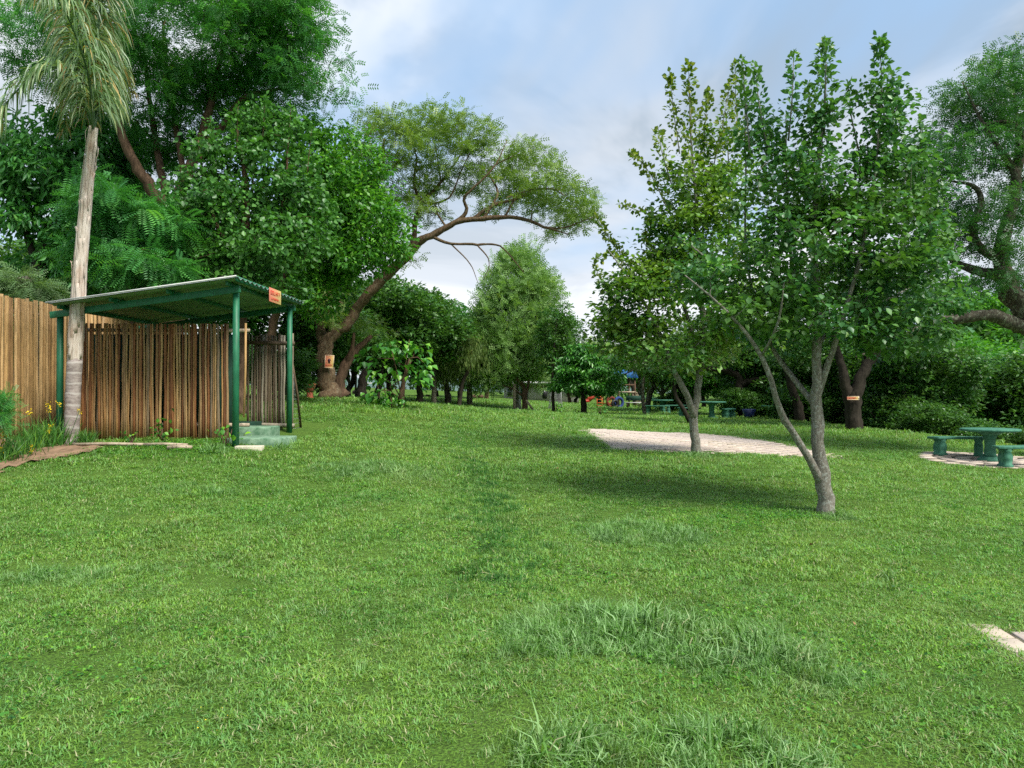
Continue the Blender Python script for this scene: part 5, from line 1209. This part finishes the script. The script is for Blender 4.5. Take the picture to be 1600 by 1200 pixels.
# ---- centre trees
ptree('wispy_tree', 808, 641, 46, [[(808, 600, 0, .18), (806, 540, 0, .16), (808, 470, 0, .10), (806, 400, 0, .04)], [(807, 560, 0, .08), (780, 500, -.3, .05), (770, 440, -.3, .02)], [(807, 550, 0, .08), (845, 500, -.3, .05), (850, 440, -.3, .02)]],
      [(805, 500, 0, 66, 55, 2.2), (808, 445, 0, 55, 40, 1.8), (812, 405, 0, 32, 26, 1.2), (790, 550, 0, 65, 40, 2.2), (845, 470, 0, 32, 45, 1.4), (770, 470, 0, 25, 40, 1.2), (770, 590, 0, 45, 15, 1.6), (830, 580, 0, 35, 18, 1.4), (760, 540, 0, 30, 35, 1.4)],
      TPIN, 560, 26, .42, .50, M_bark_pale, M_leaf_cyp, 'tall wispy pale green tree rising in the centre of the lawn', droop=-.5, upness=.3, flat=1.1, shell=.4)
ptree('brown_tree', 820, 642, 45, [[(820, 620, 0, .16), (818, 605, 0, .13), (806, 590, 0, .09), (795, 578, 0, .04)], [(820, 618, 0, .10), (826, 595, 0, .07), (824, 575, 0, .04)], [(818, 622, 0, .07), (800, 608, 0, .05), (785, 602, 0, .03)]],
      [(830, 575, 0, 28, 18, 1.2), (795, 580, 0, 28, 14, 1.0)], DIA, 50, 50, .16, .35, M_bark_brown, M_leaf_cyp, 'reddish-brown forked small tree under the wispy centre tree')
ptree('young_mango', 913, 648, 42, [[(912, 630, 0, .16), (913, 610, 0, .13), (915, 590, 0, .08)], [(912, 620, 0, .09), (900, 600, 0, .06), (885, 585, 0, .03)], [(913, 615, 0, .08), (935, 598, 0, .05), (950, 585, 0, .03)]],
      [(912, 572, 0, 36, 24, 1.5), (885, 583, 0, 22, 16, 1.1), (946, 588, 0, 30, 16, 1.1), (905, 548, 0, 18, 10, .8), (930, 553, 0, 16, 12, .8), (925, 603, 0, 45, 12, 1.5), (880, 600, 0, 16, 9, .8)], LEAF_N, 190, 44, .24, .35, M_bark_dark, M_leaf_mango,
      'rounded dark green young tree with a short trunk left of the patio', droop=.6, upness=.6, shell=.8)
ptree('guarded_tree', 866, 640, 42.3, [[(864, 620, 0, .09), (863, 580, 0, .07), (866, 540, 0, .05), (870, 500, 0, .03)]], [(868, 520, .6, 26, 45, 1.2), (862, 560, .6, 24, 25, 1.0), (880, 500, .6, 16, 30, .8)], DIA, 120, 44, .17, .35, M_bark_dark, M_leaf_wood, 'narrow dark tree growing out of the wire guard', shell=.6)
# big leaved shrub: each large leaf its own piece
def big_shrub():
    p = G(628, 637); YS = float(p[1]); base = np.array(p)
    root = empty('big_leaf_shrub', base, label='bushy shrub with large bright leaves and a leaning stem in mid lawn', cat='shrub')
    c1 = catmull(px_line([(626, 640, YS, .11), (628, 615, YS, .10), (632, 590, YS, .06), (640, 560, YS, .03)]), .2)
    m = MB(); m.tube(c1[:, :3]-base, c1[:, 3], 8, jit=.05)
    for tgt in [(590, 560), (600, 590), (585, 610), (650, 545), (665, 570), (610, 540), (605, 620), (640, 530)]:
        a = P(*tgt, YS+random.uniform(-.5, .5)); s = c1[random.randint(2, len(c1)-1), :3]; m.tube([s-base, (s+a)/2-base+[0, 0, .15], a-base], [.025, .018, .01], 5)
    for x in (590, 600, 610): a = P(x, 600, YS); g0_ = G(x+4, 634); m.tube([g0_-base, a-base], [.02, .012], 5)
    m.build('stem', M_bark_brown, root, smooth=True)
    # leaf mesh: broad, folded, pointed
    mes = []
    for s in range(5):
        V, F = t_leaf(.85, .10, -.30); V = V*[1, 1, 1]; me = mesh_np('leaf', V, F, np.full(len(V), .2+.19*s)); me.materials.append(M_leaf_mango); mes.append(me)
    bl = [(600, 562, 42, 27), (643, 553, 30, 24), (600, 595, 30, 26), (655, 575, 22, 20), (620, 540, 30, 14), (590, 620, 26, 12), (612, 628, 22, 8), (660, 595, 12, 14)]
    for i in range(290):
        x, y, rx, ry = bl[i % len(bl)]; a, r = random.uniform(0, 6.28), math.sqrt(random.random()); q = P(x+rx*r*math.cos(a), y+ry*r*math.sin(a), YS+random.uniform(-.75, .75))-base
        yaw = random.uniform(0, 6.28) if random.random() < .4 else math.atan2(q[1]-0, q[0]+.3)-math.pi/2
        link('leaf', mes[i % 5], None, root, q, (random.uniform(-.9, -.1), random.uniform(-.4, .4), yaw), random.uniform(.16, .29))
big_shrub()

# ---- forked dark tree with sign (right, under the trees)
p = G(1335, 668); YF = float(min(p[1], 27.5))
ptree('forked_tree', 1335, 670, YF, [[(1334, 652, 0, .28), (1335, 620, 0, .26), (1345, 590, 0, .20), (1365, 555, .3, .17), (1400, 520, .5, .12), (1430, 490, .6, .06)],
      [(1334, 640, 0, .20), (1322, 600, 0, .18), (1316, 570, 0, .15), (1300, 520, .3, .10), (1280, 470, .4, .05)], [(1336, 600, 0, .13), (1350, 560, 1, .10), (1350, 500, 1.3, .06)]],
      [(1330, 490, 1, 110, 45, 2.4), (1400, 460, 1, 90, 45, 2.2), (1280, 450, 1, 80, 50, 2), (1440, 520, 1.5, 60, 35, 1.6), (1250, 520, 1.5, 60, 35, 1.6)], DIA, 300, 44, .17, .48, M_bark_dark, M_leaf_wood,
      'dark forked tree with a small red sign, in shade beyond the lawn crest', flat=.6, shell=.5)
s3 = P(1333, 622, YF-.36)
plate('tree_sign', .42, .13, s3, (0, 0, R(-2)), 'small red and yellow sign on the dark forked tree', [('border', M_sign_pale, [(0, .057, .42, .016), (0, -.057, .42, .016), (.192, 0, .036, .10)]), ('lettering', M_ink_red, glyphs(-.15, .13, 0, .05, 7, 12))])

# ================================================================== BACKGROUND TREES
def generic(name, H, cr_h, rx, leaf, ncl, per, ls, cr, bark, lm, seed, **kw):
    """a tree at the origin, later copied"""
    q = random.Random(seed); z0 = H-cr_h*2
    limbs = [[(0, 0, -.1, .03*H), (q.uniform(-.1, .1), 0, z0*.5, .022*H), (q.uniform(-.3, .3), q.uniform(-.2, .2), z0+.3, .018*H), (0, 0, H*.75, .008*H)]]
    for k in range(3):
        a = q.uniform(0, 6.28); limbs.append([(limbs[0][1][0], 0, z0*.6+.3, .012*H), (rx*.4*math.cos(a), rx*.4*math.sin(a), z0+cr_h*.6, .008*H), (rx*.75*math.cos(a), rx*.75*math.sin(a), H-cr_h*.8, .004*H)])
    bl = [(0, 0, H-cr_h, rx*.72, rx*.72, cr_h*.85)]
    for k in range(7):
        a = q.uniform(0, 6.28); e = q.uniform(-.6, .75); r_ = rx*.62*math.sqrt(1-e*e*.6); s = q.uniform(.32, .52)
        bl.append((r_*math.cos(a), r_*math.sin(a), H-cr_h+e*cr_h*.75, rx*s, rx*s, cr_h*s))
    return make_tree(name, (0, 0, 0), limbs, bl, leaf, ncl, per, ls, cr, bark, lm, 'x', 'tree', link_only=.35, jit=.05, sides=7, **kw)
gen = {
    'dense': generic('evergreen_tree', 7.0, 2.9, 3.0, DIA, 330, 56, .21, .52, M_bark_dark, M_leaf_wood, 1),
    'leafy': generic('leafy_tree', 6.5, 2.4, 2.7, LEAF_N, 260, 44, .24, .5, M_bark_grey, M_leaf_dark, 2, droop=.5),
    'light': generic('light_tree', 7.0, 2.5, 3.2, PINF, 300, 20, .42, .55, M_bark_grey, M_leaf_acacia, 3, flat=.45),
    'bush': generic('bush', 2.6, 1.25, 1.7, DIA, 170, 52, .15, .36, M_bark_dark, M_leaf_wood, 4),
    'green': generic('green_tree', 6.5, 2.6, 2.8, DIA, 300, 52, .19, .5, M_bark_brown, M_leaf_bright, 5),
}
used = set()
def put(kind, px, py, Y, hpx, label, group='trees round the edge of the park', wide=1.0, name=None, z=None):
    src = gen[kind]; H = {'dense': 7, 'leafy': 6.5, 'light': 7, 'bush': 2.6, 'green': 6.5}[kind]
    p = P(px, py, Y); s = (hpx*Y/FPX)/H; loc = on(p[0], p[1], -.05) if z is None else (p[0], p[1], z)
    rz = random.uniform(0, 6.28); cat = 'bush' if kind == 'bush' else 'tree'
    if kind not in used:
        used.add(kind); o = src; o.location = loc; o.rotation_euler = (0, 0, rz); o.scale = (s*wide, s*wide, s); o['label'] = label; o['category'] = cat; o['group'] = group
        return o
    o = clone(src, loc, rz, (s*wide, s*wide, s), label=label, group=group, cat=cat); return o
bgt = [
 # left side behind the shelter
 ('dense', 450, 622, 34, 250, 'dark evergreen tree directly behind the grey pole screen', 1.1), ('leafy', 330, 625, 30, 330, 'dark leafy tree filling in behind the shelter roof', 1.1),
 ('leafy', 200, 625, 32, 330, 'dark leafy tree behind the low feathery tree', 1.1), ('dense', 100, 625, 34, 260, 'evergreen tree behind the golden fence near the palm', 1.1),
 ('leafy', 40, 625, 40, 200, 'darker tree low behind the left end of the golden fence', 1.2), ('bush', 462, 622, 36, 80, 'dark bush behind the terracotta urn', 1.2), ('bush', 432, 628, 27, 85, 'bush just behind the grey pole screen', 1.2),
 ('dense', 590, 618, 42, 215, 'dark evergreen behind the leaning thorn trunk', 1.1), ('dense', 655, 620, 44, 200, 'rounded dark evergreen right of the leaning trunk', 1.2), ('leafy', 700, 622, 50, 160, 'dark tree left of the drooping willow', 1.2),
 ('green', 610, 618, 48, 140, 'mid green tree behind the big leaf shrub', 1.2), ('dense', 720, 620, 60, 135, 'far dark evergreen behind the drooping willow', 1.2), ('dense', 680, 618, 64, 130, 'far dark evergreen between thin trunks left of centre', 1.3),
 ('dense', 545, 616, 46, 190, 'dark evergreen above the dark log bench', 1.2),
 # centre
 ('dense', 872, 628, 62, 150, 'tall dark tree just behind the wire guard', .7), ('green', 760, 622, 70, 130, 'green tree far behind the wispy tree', 1.1), ('dense', 900, 626, 74, 85, 'low far tree above the grey building', 1.4),
 ('dense', 840, 626, 90, 90, 'far dark tree rising behind the grey building', 1.4), ('light', 935, 630, 66, 105, 'pale olive tree rising behind the playground', 1.3), ('light', 1000, 630, 62, 110, 'pale olive tree right of the climbing tower', 1.4),
 ('green', 890, 628, 66, 95, 'yellowish green tree behind the rounded young tree', 1.2),
 # right middle, behind the patio
 ('light', 1035, 645, 47, 125, 'pale barked tree beside the far picnic set', 1.3), ('dense', 1075, 648, 46, 135, 'dark tree behind the far picnic set', 1.3), ('green', 1130, 650, 44, 125, 'bright undergrowth tree behind the patio picnic table', 1.3),
 ('dense', 1180, 655, 40, 150, 'dark tree behind the navy pot', 1.2), ('green', 1215, 655, 46, 120, 'sunlit green tree glimpsed behind the low forked limb', 1.2), ('dense', 1265, 665, 38, 170, 'dark tree behind the nearest trunk', 1.2),
 ('bush', 1150, 655, 38, 50, 'bush behind the patio picnic bench', 1.3), ('bush', 1195, 658, 37, 50, 'bush right of the navy pot', 1.3), ('bush', 1055, 645, 46, 36, 'low bush right of the far picnic set', 1.5),
 ('leafy', 1010, 636, 70, 85, 'far leafy tree behind the slatted bench', 1.4), ('dense', 1100, 645, 60, 110, 'far dark tree above the patio picnic table', 1.4),
 # right, beyond the crest
 ('dense', 1380, 680, 33, 200, 'dark tree right of the forked tree', 1.2), ('dense', 1310, 675, 36, 170, 'dark tree left behind the forked tree', 1.2), ('dense', 1450, 690, 31, 190, 'dark evergreen beyond the lawn crest left of the picnic bench', 1.2),
 ('green', 1530, 690, 36, 235, 'mid green tree beyond the near picnic table', 1.3), ('leafy', 1495, 690, 33, 200, 'leafy tree behind the near picnic benches', 1.2), ('dense', 1600, 695, 32, 225, 'dark tree at the right edge behind the picnic table', 1.2),
 ('green', 1590, 680, 45, 260, 'sunlit green tree far behind the twisted limbs', 1.2), ('green', 1460, 680, 48, 150, 'green tree far behind the dark evergreens', 1.2), ('dense', 1660, 690, 30, 220, 'dark tree past the right edge', 1.2),
 ('bush', 1400, 685, 30, 75, 'dark bush on the crest right of the forked tree', 1.3), ('bush', 1455, 692, 28, 70, 'dark bush on the crest left of the bench', 1.3), ('bush', 1520, 700, 27, 60, 'bush just behind the near picnic table', 1.4), ('bush', 1580, 700, 26, 65, 'yellowish bush at right behind the near bench', 1.4),
 ('bush', 1270, 668, 34, 70, 'dark bush in the shade behind the nearest trunk', 1.4), ('bush', 1340, 676, 33, 70, 'dark bush behind the forked tree base', 1.4), ('dense', 1230, 660, 52, 120, 'dark tree deep in the shade right of the sunlit gap', 1.3),
]
for k, px, py, Y, h, lb, wd in bgt: put(k, px, py, Y, h, lb, wide=wd, group='bushes at the edge of the park' if k == 'bush' else 'trees round the edge of the park')
# thin trunks seen against the far lawn
for i, (pts, r0, lb, Y) in enumerate([
    ([(678, 624), (678, 600), (677, 560)], .14, 'straight thin trunk left of the drooping willow', 44), ([(699, 623), (697, 605), (690, 585)], .13, 'thin dark forked trunk left of the drooping willow', 45),
    ([(716, 624), (722, 600), (735, 570)], .12, 'leaning dark trunk of the drooping willow', 44), ([(734, 622), (733, 600), (731, 580)], .16, 'stout pale trunk right of the leaning willow trunk', 46),
    ([(1008, 648), (1004, 620), (1005, 595)], .09, 'thin grey leaning trunk beside the slatted bench', 40), ([(1010, 636), (1016, 615), (1022, 600)], .17, 'pale leaning trunk left of the far picnic set', 48),
    ([(1048, 642), (1052, 620), (1054, 600)], .17, 'pale trunk right behind the far picnic set', 47), ([(1252, 665), (1245, 630), (1235, 600)], .20, 'dark curved trunk in shade left of the nearest trunk', 33),
    ([(1422, 680), (1419, 650), (1415, 620)], .12, 'thin pale trunk in the dark right of the forked tree', 30), ([(547, 612), (545, 590), (544, 570)], .07, 'slim pale stem above the log bench', 44), ([(556, 612), (556, 590), (557, 565)], .06, 'slim pale stem behind the log bench', 45),
    ([(563, 614), (568, 590), (575, 575)], .22, 'dark leaning stump trunk behind the log bench', 38), ([(992, 630), (990, 608), (982, 592)], .16, 'dark trunk behind the slatted bench', 58), ([(1080, 655), (1068, 640), (1055, 615)], .09, 'dark leaning trunk just left of the patio tree', 30)]):
    b = P(pts[0][0], pts[0][1], Y); base = np.array(on(b[0], b[1])); ln = [(*base-np.array([0, 0, .08]), r0*1.15)] + [(*P(a, q, Y), r0*(1-.22*j)) for j, (a, q) in enumerate(pts[1:])]
    tip = ln[-1]; x, y, z = tip[:3]; k = FPX/Y
    lm = M_leaf_willow if 'willow' in lb else M_leaf_wood
    make_tree('slender_tree', base, [ln + [(x+random.uniform(-.3, .3), y+.2, z+1.2, r0*.3)]], [(x, y, z+1.3, 1.2, 1.0, .7)], DIA_N if 'willow' in lb else DIA, 36, 60, .26 if 'willow' in lb else .17, .4, M_bark_grey if i not in (1, 2, 7, 11, 12, 13) else M_bark_dark, lm, lb, 'tree', 'slender trees along the far lawn',
              hang=1.5 if 'willow' in lb else 0, jit=.04)
# horizontal dark limb tree behind the patio
ptree('spreading_tree', 1160, 655, 38, [[(1158, 640, 0, .22), (1155, 610, 0, .20), (1150, 585, 0, .16), (1100, 575, -.5, .12), (1060, 580, -.6, .08), (1010, 572, -.6, .05), (975, 585, -.6, .03)], [(1153, 600, 0, .16), (1180, 592, -.3, .13), (1230, 595, -.5, .11), (1290, 580, -.6, .08), (1340, 560, -.6, .04)]],
      [(1060, 560, 0, 60, 20, 1.5), (1150, 550, 0, 80, 30, 1.8), (1240, 560, 0, 70, 22, 1.5), (990, 560, 0, 45, 18, 1.3), (1100, 520, 0, 80, 30, 1.6), (1200, 500, 0, 80, 40, 1.8)], DIA, 230, 46, .19, .45, M_bark_dark, M_leaf_wood, 'spreading tree with long dark level limbs behind the patio', flat=.6)
# low plants on the lawn
def tuft_plant(px, py, s, label, lm=M_leaf_bright, n=40, leaf=LEAF, name='small_plant'):
    p = G(px, py); base = np.array(on(p[0], p[1])); r = empty(name, base, label=label, cat='plant')
    m = MB(); [m.tube([(0, 0, -.02), (random.uniform(-.3, .3)*s, random.uniform(-.3, .3)*s, s*random.uniform(.5, .9))], .006+.01*s, 4) for _ in range(4)]; m.build('stem', M_bark_brown, r)
    k = n; q = rng.standard_normal((k, 3))*[.32, .32, .26]*s+[0, 0, s*.5]; q[:, 2] = np.abs(q[:, 2])
    V, F, v = stamp(leaf, q, rng.standard_normal((k, 3))+[0, 0, .2], rng.standard_normal((k, 3))*.4+[0, 0, 1], s*.24*rng.uniform(.6, 1.2, k)); link('leaves', mesh_np('leaves', V, F, v), lm, r)
tuft_plant(939, 650, .55, 'small yellow-green sapling on the lawn right of the rounded young tree', n=30)
tuft_plant(870, 644, .55, 'leafy weed clump growing round the wire guard', n=90); tuft_plant(900, 646, .35, 'low weed clump beside the rounded young tree trunk', n=50)
tuft_plant(255, 690, .38, 'broad-leaved weed growing against the middle of the pole screen', n=34); tuft_plant(353, 700, .42, 'weed growing at the foot of the right front green post', n=34)
tuft_plant(205, 695, .25, 'small weed by the log edging below the pole screen', n=30)
tuft_plant(484, 622, .3, 'low ground plant beside the terracotta urn', n=40); tuft_plant(612, 639, .5, 'low weeds under the big leaf shrub', n=60)
tuft_plant(1000, 638, .5, 'low weed clump under the slatted bench', n=60, lm=M_leaf_wood)
# ---- flower bed
def flower_clump(px, py, h, label, heads, w=.28):
    p = G(px, py) if py < 735 else G(px, py); base = np.array(on(p[0], p[1])); r = empty('yellow_flower_clump', base, label=label, cat='flowers', group='yellow flower clumps in the bed')
    k = 170; q = np.column_stack([rng.normal(0, w*.45, k), rng.normal(0, w*.45, k), np.zeros(k)]); d = np.column_stack([rng.normal(0, .45, (k, 2)), np.ones(k)])
    V0, F0 = np.array([[-.02, 0, 0], [.02, 0, 0], [.016, .55, .0], [-.016, .55, 0], [0, 1, -.22]]), None
    F4 = np.array([[0, 1, 2, 3]]); F3 = np.array([[3, 2, 4]]); V, Fa, v = stamp((V0, F4), q, d, rng.standard_normal((k, 3))+[0, -.5, 0], h*rng.uniform(.6, 1.1, k)); Fb = (F3[None]+(np.arange(k)*5)[:, None, None]).reshape(-1, 3)
    link('leaves', mesh_np('leaves', V, [Fa, Fb], v), M_flower_leaf, r)
    for x, y in heads:
        t = P(x, y, base[1]-.05)-base; m = MB(); m.tube([(t[0]*.4, 0, 0), (t[0]*.7, 0, t[2]*.55), t], .005, 4); st_ = m.build('flower_stalk', M_flower_leaf, r)
        kk = 18; q = rng.standard_normal((kk, 3))*[.020, .020, .035]+t; V, F, v = stamp(t_leaf(.7), q, rng.standard_normal((kk, 3)), rng.standard_normal((kk, 3)), .032*rng.uniform(.7, 1.2, kk)); link('flower_head', mesh_np('flower_head', V, F, v), M_flower, st_)
flower_clump(60, 700, .50, 'wide grassy clump with yellow flowers in the middle of the soil bed', [(47, 645), (78, 668), (76, 675)], .35)
flower_clump(88, 697, .55, 'grassy clump with tall yellow flower spikes just left of the palm', [(75, 632), (75, 640), (91, 632), (124, 642)], .28)
flower_clump(30, 712, .45, 'grassy clump with low yellow flowers toward the left edge', [(6, 680), (5, 688), (50, 702)], .32)
flower_clump(2, 722, .42, 'grassy clump with a yellow flower cut by the left edge', [(1, 703), (-12, 690)], .3)
flower_clump(135, 694, .30, 'short grassy clump without tall spikes right of the palm base', [], .15)
ptree('feathery_bush', -5, 705, 12.2, [[(-5, 690, 0, .03), (-5, 660, 0, .02), (0, 630, 0, .01)]], [(0, 640, 0, 26, 24, .35), (8, 655, 0, 20, 16, .3), (-25, 630, 0, 30, 30, .35)], PINF, 46, 24, .14, .13, M_bark_brown, M_leaf_fern, 'feathery grey-green bush at the left edge of the flower bed', cat='bush', flat=.8, link_r=.004, link_k=.003)

# ================================================================== FAR WOOD AND HILL
def wood(name, x0, x1, y0, y1, n, h0, h1, label):
    """a far wood that reads as one mass"""
    Cx = rng.uniform(x0, x1, n); Cy = rng.uniform(y0, y1, n); H = rng.uniform(h0, h1, n); zg = TZ(Cx, Cy); per = 900; k = n*per
    i = np.repeat(np.arange(n), per); g_ = rng.standard_normal((k, 3)); g_ /= np.linalg.norm(g_, axis=1)[:, None]; g_ *= (rng.random(k)**.35)[:, None]
    lump = 1+.22*np.sin(g_[:, 0]*6+i)*np.cos(g_[:, 1]*5+i*2)+.15*np.sin(g_[:, 2]*9+i)
    pos = np.column_stack([Cx[i]+g_[:, 0]*H[i]*.48*lump, Cy[i]+g_[:, 1]*H[i]*.48*lump, zg[i]+H[i]*.52+g_[:, 2]*H[i]*.5*lump])
    V, F, v = stamp(DIA, pos, g_+rng.standard_normal((k, 3))*.6, rng.standard_normal((k, 3))*.5+[0, 0, 1], .62*rng.uniform(.6, 1.3, k), np.clip(rng.random(k)*.6+rng.random(n)[i]*.4, 0, .99))
    o = link(name, mesh_np(name, V, F, v), M_leaf_wood); tag(o, label, 'wood', kind='stuff')
wood('far_wood', -75, 95, 96, 125, 90, 6, 9.5, 'far wood closing off the end of the lawn')
wood('left_wood', -46, -24, 24, 70, 26, 7, 10, 'dense wood beyond the golden fence on the left')
wood('right_wood', 26, 60, 34, 90, 40, 5.5, 8, 'dense wood along the low ground on the right')
hx = np.linspace(-900, 900, 61); V = []; F = []
for x in hx:
    h = 24+16*math.sin(x*.004+1)+7*math.sin(x*.013); V += [(x, 900, -3), (x, 1250, h), (x, 1700, h*1.2)]
for i in range(60):
    for j in range(2): F.append((i*3+j, (i+1)*3+j, (i+1)*3+j+1, i*3+j+1))
m = MB(); m.add(V, F); tag(m.build('hills', M_hill, None, smooth=True), kind='structure')
tot = sum(len(m_.polygons) for m_ in bpy.data.meshes); print('polys', tot)
